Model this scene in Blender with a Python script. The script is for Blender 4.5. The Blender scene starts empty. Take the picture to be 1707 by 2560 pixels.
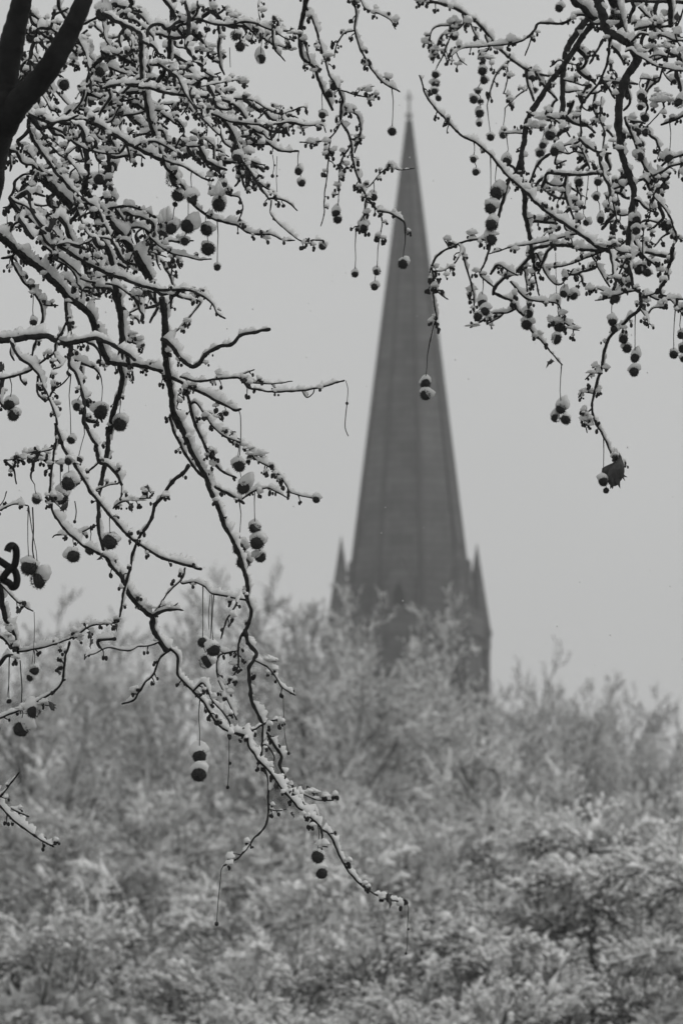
import bpy, math, random
import numpy as np
from mathutils import Vector, Matrix

# ---------------------------------------------------------------- camera, sky, sun, exposure
SC = bpy.context.scene
COL = SC.collection
PITCH = math.radians(4.85)
CAM_Z = 1.6
K = 36.0 / 200.0 / 2560.0           # metres per photo pixel per metre of distance
FOCUS = 11.8
cam_d = bpy.data.cameras.new('camera')
cam = bpy.data.objects.new('camera', cam_d)
COL.objects.link(cam)
cam.location = (0, 0, CAM_Z)
cam.rotation_euler = (math.radians(90) + PITCH, 0, 0)
cam_d.sensor_fit = 'VERTICAL'
cam_d.sensor_height = 36
cam_d.lens = 200
cam_d.clip_start = 0.1
cam_d.clip_end = 8000
cam_d.dof.use_dof = True
cam_d.dof.focus_distance = FOCUS + 0.15
cam_d.dof.aperture_fstop = 15.0
SC.camera = cam

world = bpy.data.worlds.new('World')
SC.world = world
world.use_nodes = True
nt = world.node_tree
nt.nodes.clear()
SUN_EL, SUN_AZ = math.radians(46), math.radians(92)   # behind the cloud, to the right
sky = nt.nodes.new('ShaderNodeTexSky')
sky.sky_type = 'NISHITA'
sky.sun_disc = False
sky.sun_elevation = SUN_EL
sky.sun_rotation = SUN_AZ
sky.dust_density = 4.0
bw = nt.nodes.new('ShaderNodeHueSaturation')
bw.inputs['Saturation'].default_value = 0.0
mix = nt.nodes.new('ShaderNodeMix')
mix.data_type = 'RGBA'
mix.inputs['Factor'].default_value = 0.94
CLOUD = 5.75
mix.inputs['B'].default_value = (CLOUD * 0.99, CLOUD * 1.0, CLOUD * 0.995, 1)
bg = nt.nodes.new('ShaderNodeBackground')
bg.inputs['Strength'].default_value = 0.1
out = nt.nodes.new('ShaderNodeOutputWorld')
nt.links.new(sky.outputs[0], bw.inputs['Color'])
nt.links.new(bw.outputs[0], mix.inputs['A'])
cl = nt.nodes.new('ShaderNodeTexNoise')
cl.inputs['Scale'].default_value = 9.0
cl.inputs['Detail'].default_value = 4.0
ctc = nt.nodes.new('ShaderNodeTexCoord')
cmr = nt.nodes.new('ShaderNodeMapRange')
cmr.inputs['From Min'].default_value = 0.3
cmr.inputs['From Max'].default_value = 0.7
cmr.inputs['To Min'].default_value = 0.965
cmr.inputs['To Max'].default_value = 1.035
cmul = nt.nodes.new('ShaderNodeMix')
cmul.data_type = 'RGBA'
cmul.blend_type = 'MULTIPLY'
cmul.inputs['Factor'].default_value = 1.0
nt.links.new(ctc.outputs['Generated'], cl.inputs['Vector'])
nt.links.new(cl.outputs['Fac'], cmr.inputs['Value'])
nt.links.new(mix.outputs['Result'], cmul.inputs['A'])
nt.links.new(cmr.outputs['Result'], cmul.inputs['B'])
nt.links.new(cmul.outputs['Result'], bg.inputs['Color'])
nt.links.new(bg.outputs[0], out.inputs['Surface'])

sun_d = bpy.data.lights.new('sun', 'SUN')
sun_d.energy = 0.7
sun_d.angle = math.radians(40)
sun_d.color = (1, 0.995, 0.985)
sun = bpy.data.objects.new('sun', sun_d)
COL.objects.link(sun)
sd = Vector((math.sin(SUN_AZ) * math.cos(SUN_EL), math.cos(SUN_AZ) * math.cos(SUN_EL), math.sin(SUN_EL)))
sun.rotation_euler = sd.to_track_quat('Z', 'Y').to_euler()

SC.view_settings.view_transform = 'Standard'
SC.view_settings.look = 'None'
SC.view_settings.exposure = 0.0
SC.view_settings.gamma = 1.0
SC.view_settings.use_curve_mapping = False
SC.render.engine = 'CYCLES'
cy = SC.cycles
cy.use_denoising = True
cy.denoising_input_passes = 'RGB_ALBEDO_NORMAL'
cy.max_bounces = 5
cy.diffuse_bounces = 3
cy.glossy_bounces = 1
cy.transmission_bounces = 1
cy.transparent_max_bounces = 4
cy.volume_bounces = 1
cy.volume_step_rate = 10
cy.caustics_reflective = False
cy.caustics_refractive = False

# ---------------------------------------------------------------- coordinates
CP, SP = math.cos(PITCH), math.sin(PITCH)
AX = np.array([1.0, 0, 0])
AUP = np.array([0, -SP, CP])
AFW = np.array([0, CP, SP])
ORG = np.array([0, 0, CAM_Z])


def place(px, py, d):
    """photo pixel(s) at a real distance d along the view axis -> world points"""
    px, py, d = np.broadcast_arrays(np.asarray(px, float), np.asarray(py, float), np.asarray(d, float))
    return ORG + AX * ((px - 853.5) * K * d)[..., None] + AUP * ((1280 - py) * K * d)[..., None] + AFW * d[..., None]


def z_at(py, dist):
    return CAM_Z + dist * math.tan(PITCH + math.atan((1280 - py) * K))


def x_at(px, dist):
    return (px - 853.5) * K * dist


# ---------------------------------------------------------------- materials
def new_mat(name):
    m = bpy.data.materials.new(name)
    m.use_nodes = True
    n = m.node_tree
    b = n.nodes['Principled BSDF']
    b.inputs['Specular IOR Level'].default_value = 0.2
    return m, n, b


def noisy_mat(name, lo, hi, scale, rough=0.9, bump=0.0, bscale=None, dist=0.002, detail=5, spec=0.2):
    m, n, b = new_mat(name)
    tc = n.nodes.new('ShaderNodeTexCoord')
    nz = n.nodes.new('ShaderNodeTexNoise')
    nz.inputs['Scale'].default_value = scale
    nz.inputs['Detail'].default_value = detail
    nz.inputs['Roughness'].default_value = 0.65
    rp = n.nodes.new('ShaderNodeValToRGB')
    rp.color_ramp.elements[0].position = 0.3
    rp.color_ramp.elements[1].position = 0.7
    rp.color_ramp.elements[0].color = (lo * 1.0, lo * 1.0, lo * 0.99, 1)
    rp.color_ramp.elements[1].color = (hi * 1.0, hi * 1.0, hi * 0.99, 1)
    n.links.new(tc.outputs['Object'], nz.inputs['Vector'])
    n.links.new(nz.outputs['Fac'], rp.inputs['Fac'])
    n.links.new(rp.outputs['Color'], b.inputs['Base Color'])
    b.inputs['Roughness'].default_value = rough
    b.inputs['Specular IOR Level'].default_value = spec
    if bump:
        n2 = n.nodes.new('ShaderNodeTexNoise')
        n2.inputs['Scale'].default_value = bscale or scale * 4
        n2.inputs['Detail'].default_value = 4
        bp = n.nodes.new('ShaderNodeBump')
        bp.inputs['Strength'].default_value = bump
        bp.inputs['Distance'].default_value = dist
        n.links.new(tc.outputs['Object'], n2.inputs['Vector'])
        n.links.new(n2.outputs['Fac'], bp.inputs['Height'])
        n.links.new(bp.outputs['Normal'], b.inputs['Normal'])
    return m


M = {}
M['bark'] = noisy_mat('plane_bark', 0.012, 0.045, 60, 0.85, 0.6, 240, 0.001)
M['limb'] = noisy_mat('plane_limb_bark', 0.005, 0.022, 16, 0.75, 0.7, 45, 0.006)
M['snow'] = noisy_mat('snow', 0.76, 0.82, 40, 0.95, 0.5, 320, 0.0012)
M['ball'] = noisy_mat('seed_ball', 0.022, 0.065, 400, 0.95)
M['bud'] = noisy_mat('bud', 0.02, 0.06, 200, 0.8)
M['stalk'] = noisy_mat('stalk', 0.03, 0.07, 200, 0.8)
M['leaf'] = noisy_mat('withered_leaf', 0.05, 0.13, 90, 0.8, 0.4, 200, 0.001)
M['iron'] = noisy_mat('black_iron', 0.006, 0.012, 40, 0.6)
M['wood'] = noisy_mat('background_bark', 0.05, 0.11, 4, 0.9)
M['treesnow'] = noisy_mat('tree_snow', 0.87, 0.92, 3, 0.95)
M['bgleaf'] = noisy_mat('shrub_leaf', 0.10, 0.18, 5, 0.8)
M['ground'] = noisy_mat('snowy_ground', 0.14, 0.40, 0.6, 0.95, 0.4, 6, 0.05)
M['rib'] = noisy_mat('rib_seam_shade', 0.075, 0.10, 1.5, 0.9)  # rib colour darkened to paint in the shadow along the spire's edges
M['louvre'] = noisy_mat('louvre', 0.02, 0.035, 2, 0.8)
M['lead'] = noisy_mat('metal_cross', 0.30, 0.40, 2, 0.5)


def stone_mat():
    m, n, b = new_mat('sooty_stone')
    tc = n.nodes.new('ShaderNodeTexCoord')
    mp = n.nodes.new('ShaderNodeMapping')
    mp.inputs['Rotation'].default_value = (math.radians(90), 0, 0)
    br = n.nodes.new('ShaderNodeTexBrick')
    br.inputs['Color1'].default_value = (0.155, 0.155, 0.153, 1)
    br.inputs['Color2'].default_value = (0.12, 0.12, 0.119, 1)
    br.inputs['Mortar'].default_value = (0.06, 0.06, 0.06, 1)
    br.inputs['Scale'].default_value = 1.0
    br.inputs['Brick Width'].default_value = 1.3
    br.inputs['Row Height'].default_value = 0.55
    br.inputs['Mortar Size'].default_value = 0.02
    nz = n.nodes.new('ShaderNodeTexNoise')
    nz.inputs['Scale'].default_value = 0.45
    nz.inputs['Detail'].default_value = 6
    mx = n.nodes.new('ShaderNodeMix')
    mx.data_type = 'RGBA'
    mx.blend_type = 'MULTIPLY'
    mx.inputs['Factor'].default_value = 0.8
    rp = n.nodes.new('ShaderNodeValToRGB')
    rp.color_ramp.elements[0].position = 0.3
    rp.color_ramp.elements[1].position = 0.7
    rp.color_ramp.elements[0].color = (0.55, 0.55, 0.55, 1)
    rp.color_ramp.elements[1].color = (1.15, 1.15, 1.15, 1)
    n.links.new(tc.outputs['Object'], mp.inputs['Vector'])
    n.links.new(mp.outputs[0], br.inputs['Vector'])
    n.links.new(tc.outputs['Object'], nz.inputs['Vector'])
    n.links.new(nz.outputs['Fac'], rp.inputs['Fac'])
    n.links.new(br.outputs['Color'], mx.inputs['A'])
    n.links.new(rp.outputs['Color'], mx.inputs['B'])
    n.links.new(mx.outputs['Result'], b.inputs['Base Color'])
    b.inputs['Roughness'].default_value = 0.95
    return m


M['stone'] = stone_mat()


# ---------------------------------------------------------------- mesh helpers
class MB:
    """collects vertices and faces for ONE mesh"""
    def __init__(self):
        self.v, self.f, self.n = [], [], 0

    def add(self, verts, faces):
        verts = np.asarray(verts, float).reshape(-1, 3)
        self.v.append(verts)
        self.f.extend([[i + self.n for i in fc] for fc in faces])
        self.n += len(verts)

    def empty(self):
        return self.n == 0

    def mesh(self, name, mat, smooth=True, origin=None):
        V = np.concatenate(self.v)
        if origin is not None:
            V = V - np.asarray(origin)
        me = bpy.data.meshes.new(name)
        me.from_pydata(V.tolist(), [], self.f)
        me.materials.append(mat)
        me.polygons.foreach_set('use_smooth', np.full(len(me.polygons), smooth, dtype=bool))
        me.update()
        return me

    def build(self, name, mat, parent=None, smooth=True, origin=None):
        me = self.mesh(name, mat, smooth, origin)
        o = bpy.data.objects.new(name, me)
        COL.objects.link(o)
        if parent is not None:
            o.parent = parent
        if origin is not None:
            o.location = Vector(origin)
        return o


def empty(name, loc=(0, 0, 0), rz=0.0):
    o = bpy.data.objects.new(name, None)
    COL.objects.link(o)
    o.location = loc
    o.rotation_euler = (0, 0, rz)
    return o


def tag(o, label=None, cat=None, group=None, kind=None):
    for k, v in (('label', label), ('category', cat), ('group', group), ('kind', kind)):
        if v is not None:
            o[k] = v
    return o


def tube(mb, P, R, sides=7, cap=True, jitter=None):
    P = np.asarray(P, float)
    R = np.asarray(R, float)
    n = len(P)
    T = np.gradient(P, axis=0)
    T /= np.linalg.norm(T, axis=1)[:, None] + 1e-12
    ref = np.array([0.0, 1.0, 0.0])
    if abs(T[:, 1]).mean() > 0.8:
        ref = np.array([1.0, 0, 0])
    A = np.cross(T, ref)
    A /= np.linalg.norm(A, axis=1)[:, None] + 1e-12
    B = np.cross(T, A)
    ang = np.arange(sides) * 2 * math.pi / sides
    rr = R[:, None] * np.ones((1, sides))
    if jitter is not None:
        rr = rr * jitter
    V = P[:, None, :] + A[:, None, :] * (np.cos(ang)[None, :] * rr)[..., None] + B[:, None, :] * (np.sin(ang)[None, :] * rr)[..., None]
    F = []
    for i in range(n - 1):
        a, b = i * sides, (i + 1) * sides
        for j in range(sides):
            k = (j + 1) % sides
            F.append([a + j, a + k, b + k, b + j])
    if cap:
        F.append([j for j in range(sides)])
        F.append([(n - 1) * sides + j for j in range(sides - 1, -1, -1)])
    mb.add(V.reshape(-1, 3), F)


def box(mb, x0, x1, y0, y1, z0, z1):
    v = [(x, y, z) for x in (x0, x1) for y in (y0, y1) for z in (z0, z1)]
    mb.add(v, [[0, 1, 3, 2], [4, 6, 7, 5], [0, 4, 5, 1], [2, 3, 7, 6], [0, 2, 6, 4], [1, 5, 7, 3]])


def uv_ball(nu, nv):
    v = [(0, 0, 1)]
    for i in range(1, nv):
        t = math.pi * i / nv
        for j in range(nu):
            p = 2 * math.pi * j / nu
            v.append((math.sin(t) * math.cos(p), math.sin(t) * math.sin(p), math.cos(t)))
    v.append((0, 0, -1))
    f = []
    for j in range(nu):
        f.append([0, 1 + j, 1 + (j + 1) % nu])
    for i in range(nv - 2):
        for j in range(nu):
            a, b = 1 + i * nu + j, 1 + i * nu + (j + 1) % nu
            f.append([a, a + nu, b + nu, b])
    e = len(v) - 1
    for j in range(nu):
        f.append([e, 1 + (nv - 2) * nu + (j + 1) % nu, 1 + (nv - 2) * nu + j])
    return np.array(v), f


SMALL_V, SMALL_F = uv_ball(5, 4)
MID_V, MID_F = uv_ball(10, 7)
BIG_V, BIG_F = uv_ball(18, 12)


def lump_noise(V, rng, k=6, freq=3.0):
    """smooth bumpy factor on unit-sphere points"""
    s = np.zeros(len(V))
    for i in range(k):
        d = rng.normal(size=3)
        s += np.sin(V @ d * freq + rng.uniform(0, 6.28)) / k ** 0.5
    return s


# ---------------------------------------------------------------- ground
g = MB()
g.add([(-2300, -60, 0), (2300, -60, 0), (2300, 2300, 0), (-2300, 2300, 0)], [[0, 1, 2, 3]])
go = g.build('ground', M['ground'], smooth=False)
tag(go, kind='structure')

# ---------------------------------------------------------------- church tower with spire
CD = 365.0
U = K * CD
church = empty('church_tower', (x_at(1024, CD), CD, 0), math.radians(-10.8))
tag(church, 'dark stone church tower with tall pointed spire rising behind the snowy trees', 'church tower')
Zp = z_at(1572, CD)          # parapet level
Zapex = z_at(302, CD)
HW = 4.42                    # half width of the tower
mb = MB()
box(mb, -HW + .25, HW - .25, -HW + .25, HW - .25, 0, Zp - 0.5)
mb.build('tower_wall', M['stone'], church, smooth=False)
for zc in (Zp - 0.5, Zp - 9.5, Zp - 17):
    mb = MB()
    box(mb, -HW + .02, HW - .02, -HW + .02, HW - .02, zc, zc + 0.42)
    mb.build('string_course', M['stone'], church, smooth=False)
for sx in (-1, 1):
    for sy in (-1, 1):
        mb = MB()
        for (a, b, z1) in ((1.35, 0.35, Zp - 17), (1.2, 0.18, Zp - 9.6), (1.05, 0.08, Zp - 0.6)):
            x0, x1 = sorted((sx * (HW - a), sx * (HW + b)))
            y0, y1 = sorted((sy * (HW - a), sy * (HW + b)))
            box(mb, x0, x1, y0, y1, 0, z1)
        mb.build('buttress', M['stone'], church, smooth=False)
# belfry openings, two lancets on each face, pointed, recessed with louvres
for k in range(4):
    rot = Matrix.Rotation(k * math.pi / 2, 3, 'Z')
    for cx in (-1.25, 1.25):
        for nm, grow, dep, mat in (('window_surround', 0.22, HW - 0.20, M['stone']), ('louvre_window', 0.0, HW - 0.17, M['louvre'])):
            mb = MB()
            w, h0, h1 = 0.68 + grow, Zp - 8.6 - grow, Zp - 4.0
            prof = [(-w, h0), (w, h0), (w, h1)]
            for t in range(1, 6):
                a = t / 6 * math.pi / 3
                prof.append((-w + 2 * w * math.cos(a), h1 + 2 * w * math.sin(a)))
            prof.append((0, h1 + 2 * w * math.sin(math.pi / 3)))
            for t in range(5, 0, -1):
                a = t / 6 * math.pi / 3
                prof.append((w - 2 * w * math.cos(a), h1 + 2 * w * math.sin(a)))
            prof.append((-w, h1))
            n = len(prof)
            vv = [rot @ Vector((cx + x, -dep, z)) for x, z in prof] + [rot @ Vector((cx + x, -dep + 0.5, z)) for x, z in prof]
            mb.add([tuple(q) for q in vv], [list(range(n))] + [[i, i + n, (i + 1) % n + n, (i + 1) % n] for i in range(n)])
            mb.build(nm, mat, church, smooth=False)
# parapet
for k in range(4):
    rot = Matrix.Rotation(k * math.pi / 2, 3, 'Z')
    mb = MB()
    n0 = mb.n
    box(mb, -HW + .95, HW - .95, -HW + .06, -HW + .36, Zp - 0.08, Zp + 0.75)
    for i in range(5):
        xx = -2.6 + i * 1.3
        box(mb, xx - .38, xx + .38, -HW + .07, -HW + .35, Zp + 0.75, Zp + 1.2)
    mb.v = [np.array([tuple(rot @ Vector(p)) for p in blk]) for blk in mb.v]
    mb.build('parapet', M['stone'], church, smooth=False)
# spire: octagonal with slightly raised ribs on its eight edges
RB = 163 * U
ribs_ang = [math.radians(22.5 + 45 * i) for i in range(8)]
mb = MB()
NR = 40
zs = np.linspace(Zp - 0.1, Zapex, NR)
V, F = [], []
for i, z in enumerate(zs):
    t = i / (NR - 1)
    r = RB * (1 - t) + 0.14 * t
    for a in ribs_ang:
        V.append((r * math.sin(a), -r * math.cos(a), z))
for i in range(NR - 1):
    for j in range(8):
        k = (j + 1) % 8
        F.append([i * 8 + j, i * 8 + k, (i + 1) * 8 + k, (i + 1) * 8 + j])
mb.add(V, F)
spire = mb.build('spire', M['stone'], church, smooth=False)
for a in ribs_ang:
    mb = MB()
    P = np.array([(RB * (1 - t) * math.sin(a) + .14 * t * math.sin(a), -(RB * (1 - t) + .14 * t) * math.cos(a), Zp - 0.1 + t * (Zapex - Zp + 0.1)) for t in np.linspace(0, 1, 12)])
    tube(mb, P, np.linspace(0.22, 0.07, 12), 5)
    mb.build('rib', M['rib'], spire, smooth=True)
# lucarnes (gabled spire windows) on the four main faces
for k in range(4):
    rot = Matrix.Rotation(k * math.pi / 2, 3, 'Z')
    apo = RB * math.cos(math.radians(22.5))
    z0 = Zp + 0.3
    for nm, w, zt, zg, ya, mat in (('lucarne', .95, z0 + 2.3, z0 + 4.1, apo + .12, M['stone']), ('louvre_window', .36, z0 + 1.7, z0 + 2.5, apo + .15, M['louvre'])):
        mb = MB()
        prof = [(-w, z0 + (0.5 if nm == 'louvre_window' else 0)), (w, z0 + (0.5 if nm == 'louvre_window' else 0)), (w, zt), (0, zg), (-w, zt)]
        n = 5
        vv = [rot @ Vector((x, -ya, z)) for x, z in prof] + [rot @ Vector((x, -ya + 2.0, z)) for x, z in prof]
        mb.add([tuple(q) for q in vv], [list(range(n))] + [[i, i + n, (i + 1) % n + n, (i + 1) % n] for i in range(n)])
        mb.build(nm, mat, spire, smooth=False)
# corner pinnacles
PA = 3.76
for sx in (-1, 1):
    for sy in (-1, 1):
        mb = MB()
        V, F = [], []
        zt = z_at(1350, CD)
        for z, r in ((Zp - 1.2, .92), (Zp - .3, .92), (Zp - .28, 1.0), (Zp + .1, 1.0), (Zp + .12, .92), (zt - .5, .10), (zt, .02)):
            for a in ribs_ang:
                V.append((sx * PA + r * math.sin(a), sy * PA - r * math.cos(a), z))
        for i in range(6):
            for j in range(8):
                F.append([i * 8 + j, i * 8 + (j + 1) % 8, (i + 1) * 8 + (j + 1) % 8, (i + 1) * 8 + j])
        F.append([48 + j for j in range(8)])
        mb.add(V, F)
        mb.build('pinnacle', M['stone'], church, smooth=False)
# finial and cross
mb = MB()
tube(mb, [(0, 0, Zapex - 0.4), (0, 0, Zapex + 0.5), (0, 0, Zapex + 1.95)], [.13, .09, .07], 8)
mb.add(MID_V * 0.26 + np.array([0, 0, Zapex + 0.35]), MID_F)
box(mb, -.24, .24, -.05, .05, Zapex + 1.45, Zapex + 1.57)
mb.build('cross', M['lead'], church)


# ---------------------------------------------------------------- background trees
class Tree:
    """recursive bare tree; collects wood tubes, snow pads on the upper side of twigs, a few clinging leaves"""
    def __init__(self, seed):
        self.r = random.Random(seed)
        self.trunk = MB()
        self.segs = []
        self.snow = []
        self.leaves = []
        self.flat = 1.0
        self.long = 1.0

    def grow(self, p, d, length, rad, level, cfg):
        r = self.r
        n = cfg['nseg'][level]
        pts, rads = [p.copy()], [rad]
        step = length / n
        cur, dirn = p.copy(), d.copy()
        for i in range(n):
            wob = cfg['wob'][level]
            dirn = dirn + Vector((r.gauss(0, wob), r.gauss(0, wob), r.gauss(0, wob) + cfg['lift'][level]))
            dirn.normalize()
            cur = cur + dirn * step
            if cur.z < 0.15:
                cur.z = 0.15
            pts.append(cur.copy())
            rads.append(rad * (1 - 0.75 * (i + 1) / n))
        if level <= 1:
            tube(self.trunk, [tuple(q) for q in pts], rads, 6)
        else:
            for a, b, ra, rb in zip(pts[:-1], pts[1:], rads[:-1], rads[1:]):
                self.segs.append((a, b, ra, rb))
        sw, sp = cfg['snow'][level]
        if sw > 0:
            for a, b, ra in zip(pts[:-1], pts[1:], rads[:-1]):
                nn = math.sin(a.x * 2.6 + 1) * math.sin(a.y * 2.6 + 2) + cfg['lay'] * math.sin(a.z * cfg['zf'] + 1.6 * a.x + 1.3 * math.sin(a.y * 1.7))
                if r.random() < sp * (1.0 if nn > cfg['cut'] else cfg['bare']):
                    self.snow.append((a, b, ra, sw * r.uniform(0.6, 1.4) * (1.0 + .45 * nn)))
        if level >= cfg['leaf_from']:
            for _ in range(cfg['nleaf']):
                q = pts[r.randint(1, n)]
                self.leaves.append((q + Vector((r.gauss(0, .05), r.gauss(0, .05), -r.uniform(0, .09))), cfg['leaf'] * r.uniform(.6, 1.3)))
        if level + 1 < len(cfg['kids']) + 1 and level < len(cfg['kids']):
            kids = cfg['kids'][level]
            for k in range(kids):
                t = cfg['from'][level] + (1 - cfg['from'][level]) * (k + r.random()) / kids
                f = min(t * n, n - 1e-4)
                i = int(f)
                q = pts[i].lerp(pts[i + 1], f - i)
                ax = (pts[i + 1] - pts[i]).normalized()
                perp = ax.orthogonal().normalized()
                perp.rotate(Matrix.Rotation(r.uniform(0, 6.283), 3, ax))
                an = math.radians(r.uniform(*cfg['ang'][level]))
                nd = ax * math.cos(an) + perp * math.sin(an)
                nl = length * cfg['ratio'][level] * r.uniform(.6, 1.25) * (1.15 - 0.5 * t)
                self.grow(q, nd, nl, max(rads[i] * cfg['rr'][level], cfg['rmin']), level + 1, cfg)

    def meshes(self, leafmat):
        out = {}
        out['trunk'] = self.trunk.mesh('trunk', M['wood'])
        r = np.random.default_rng(5)
        S = self.segs
        A = np.array([tuple(s[0]) for s in S]); B = np.array([tuple(s[1]) for s in S])
        ra = np.array([s[2] for s in S]); rb = np.array([s[3] for s in S])
        T = B - A
        T /= np.linalg.norm(T, axis=1)[:, None] + 1e-9
        X = np.cross(T, np.array([.31, .2, .93])); X /= np.linalg.norm(X, axis=1)[:, None] + 1e-9
        Y = np.cross(T, X)
        vs = []
        for e, rr in ((A, ra), (B, rb)):
            for k in range(3):
                a = k * 2.0944
                vs.append(e + X * (math.cos(a) * rr)[:, None] + Y * (math.sin(a) * rr)[:, None])
        V = np.stack(vs, 1).reshape(-1, 3)
        base = (np.arange(len(S)) * 6)[:, None]
        F = np.concatenate([base + np.array([[k, (k + 1) % 3, 3 + (k + 1) % 3, 3 + k]]) for k in range(3)], 0)
        out['twigs'] = fast_mesh('twigs', V, F, M['wood'])
        S = self.snow
        A = np.array([tuple(s[0]) for s in S]); B = np.array([tuple(s[1]) for s in S])
        ra = np.array([s[2] for s in S]); w = np.array([s[3] for s in S])
        T = B - A
        L = np.linalg.norm(T, axis=1)[:, None] + 1e-9
        T = T / L
        up = np.array([0.12, -0.05, 1.0])
        Uv = up - T * (T @ up)[:, None]
        m = np.linalg.norm(Uv, axis=1)[:, None] + 1e-9
        Uv /= m
        Sd = np.cross(T, Uv)
        w = w[:, None] * (0.45 + 0.55 * m)
        C = (A + B) / 2 + Uv * (ra[:, None] + 0.25 * w) + T * r.normal(0, .1, (len(S), 1)) * L
        hl = L * r.uniform(.5, .8, (len(S), 1)) * self.long
        fl = self.flat
        vs = [C - T * hl - Uv * w * .3, C + T * hl - Uv * w * .3]
        g = r.uniform(.75, 1.25, (len(S), 1))
        cc = C + T * hl * r.uniform(-.3, .3, (len(S), 1))
        vs += [cc + Sd * w * g * fl, cc + Uv * w * 1.05 * g, cc - Sd * w * g * fl, cc - Uv * w * .4]
        V = np.stack(vs, 1).reshape(-1, 3)
        base = (np.arange(len(S)) * 6)[:, None]
        tri = []
        for k in range(4):
            k2 = (k + 1) % 4
            tri += [base + np.array([[0, 2 + k2, 2 + k]]), base + np.array([[1, 2 + k, 2 + k2]])]
        out['snow'] = fast_mesh('snow', V, np.zeros((0, 4), int), M['treesnow'], np.concatenate(tri, 0))
        if self.leaves:
            C = np.array([tuple(l[0]) for l in self.leaves]); s = np.array([l[1] for l in self.leaves])[:, None]
            a = r.normal(size=(len(C), 3)); a /= np.linalg.norm(a, axis=1)[:, None]
            b = np.cross(a, r.normal(size=(len(C), 3))); b /= np.linalg.norm(b, axis=1)[:, None] + 1e-9
            V = np.stack([C - a * s, C + b * s * .5, C + a * s, C - b * s * .5], 1).reshape(-1, 3)
            F = (np.arange(len(C)) * 4)[:, None] + np.array([[0, 1, 2, 3]])
            out['leaves'] = fast_mesh('leaves', V, F, leafmat)
        return out


def fast_mesh(name, V, quads, mat, tris=None):
    me = bpy.data.meshes.new(name)
    me.vertices.add(len(V))
    me.vertices.foreach_set('co', np.ascontiguousarray(V, dtype=np.float32).ravel())
    nq, nt_ = len(quads), (0 if tris is None else len(tris))
    loops = quads.ravel() if tris is None else np.concatenate([quads.ravel(), tris.ravel()])
    me.loops.add(len(loops))
    me.loops.foreach_set('vertex_index', loops.astype(np.int32))
    me.polygons.add(nq + nt_)
    st = np.concatenate([np.arange(nq) * 4, nq * 4 + np.arange(nt_) * 3])
    me.polygons.foreach_set('loop_start', st.astype(np.int32))
    me.polygons.foreach_set('use_smooth', np.ones(nq + nt_, dtype=bool))
    me.update(calc_edges=True)
    me.validate()
    me.materials.append(mat)
    return me


TALL = dict(cut=-.25, lay=.4, zf=3.0, bare=.6, nseg=[5, 5, 4, 4, 3], wob=[.06, .12, .15, .16, .16], lift=[.0, .11, .14, .15, .14], rmin=.0075,
            snow=[(0, 0), (.036, .7), (.034, .8), (.030, .72), (.024, .6)], kids=[14, 9, 7, 6], ratio=[.55, .52, .5, .5],
            rr=[.42, .5, .5, .55], ang=[(28, 60), (25, 60), (25, 60), (20, 50)], leaf_from=9, nleaf=0, leaf=.05, flat=1.0, long=1.15)
TALL['from'] = [.2, .2, .15, .2]
BUSHY = dict(cut=-.12, lay=.8, zf=6.0, bare=.22, nseg=[4, 5, 4, 3, 3], wob=[.08, .10, .11, .12, .13], lift=[.0, .05, .04, .03, .02], rmin=.006,
             long=1.1, snow=[(0, 0), (.040, .85), (.038, .9), (.033, .85), (.027, .78)], kids=[16, 9, 8, 6], ratio=[.74, .52, .5, .5],
             rr=[.45, .5, .5, .55], ang=[(20, 80), (20, 48), (20, 46), (18, 42)], leaf_from=9, nleaf=0, leaf=.06, flat=1.15)
BUSHY['from'] = [.08, .2, .15, .2]
SHRUB = dict(cut=-.02, lay=.9, zf=9.0, bare=.15, nseg=[3, 6, 4, 4, 3], wob=[.1, .10, .12, .14, .15], lift=[.0, .0, -.02, -.05, -.06], rmin=.0045,
             long=1.1, snow=[(0, 0), (.036, .9), (.036, .92), (.026, .9), (.020, .85)], kids=[19, 10, 8, 5], ratio=[1.5, .44, .46, .46],
             rr=[.6, .5, .5, .6], ang=[(10, 64), (20, 52), (20, 48), (18, 44)], leaf_from=9, nleaf=0, leaf=.036, flat=1.25)
SHRUB['from'] = [.2, .2, .15, .2]
LAYER = dict(cut=.0, lay=.9, zf=8.0, bare=.1, nseg=[6, 6, 4, 3], wob=[.02, .07, .10, .12], lift=[.0, -.035, -.03, -.03], rmin=.005,
             long=1.35, snow=[(0, 0), (.030, .85), (.028, .9), (.021, .85)], kids=[34, 20, 12], ratio=[.55, .34, .40],
             rr=[.35, .45, .5], ang=[(68, 92), (35, 65), (30, 55)], leaf_from=9, nleaf=0, leaf=.04, flat=1.25)
LAYER['from'] = [.06, .12, .15]


def make_tree(seed, cfg, height, trunk_r):
    t = Tree(seed)
    t.flat = cfg['flat']
    t.long = cfg.get('long', 1.0)
    t.grow(Vector((0, 0, 0)), Vector((0, 0, 1)), height, trunk_r, 0, cfg)
    return t.meshes(M['bgleaf'])


def crown_top(ms):
    me = ms['snow']
    co = np.empty(len(me.vertices) * 3, np.float32)
    me.vertices.foreach_get('co', co)
    return float(np.quantile(co.reshape(-1, 3)[:, 2], 0.998))


PROTO = {}
for key, seed, cfg, h, rr in (('tall_a', 11, TALL, 7.5, .17), ('tall_b', 23, TALL, 7.0, .16),
                              ('bushy_a', 5, BUSHY, 4.0, .11), ('bushy_b', 17, BUSHY, 3.8, .10),
                              ('shrub_a', 3, SHRUB, 1.35, .06), ('shrub_b', 41, SHRUB, 1.3, .06), ('layer_a', 61, LAYER, 3.0, .07)):
    ms = make_tree(seed, cfg, h, rr)
    PROTO[key] = (ms, crown_top(ms))


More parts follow.
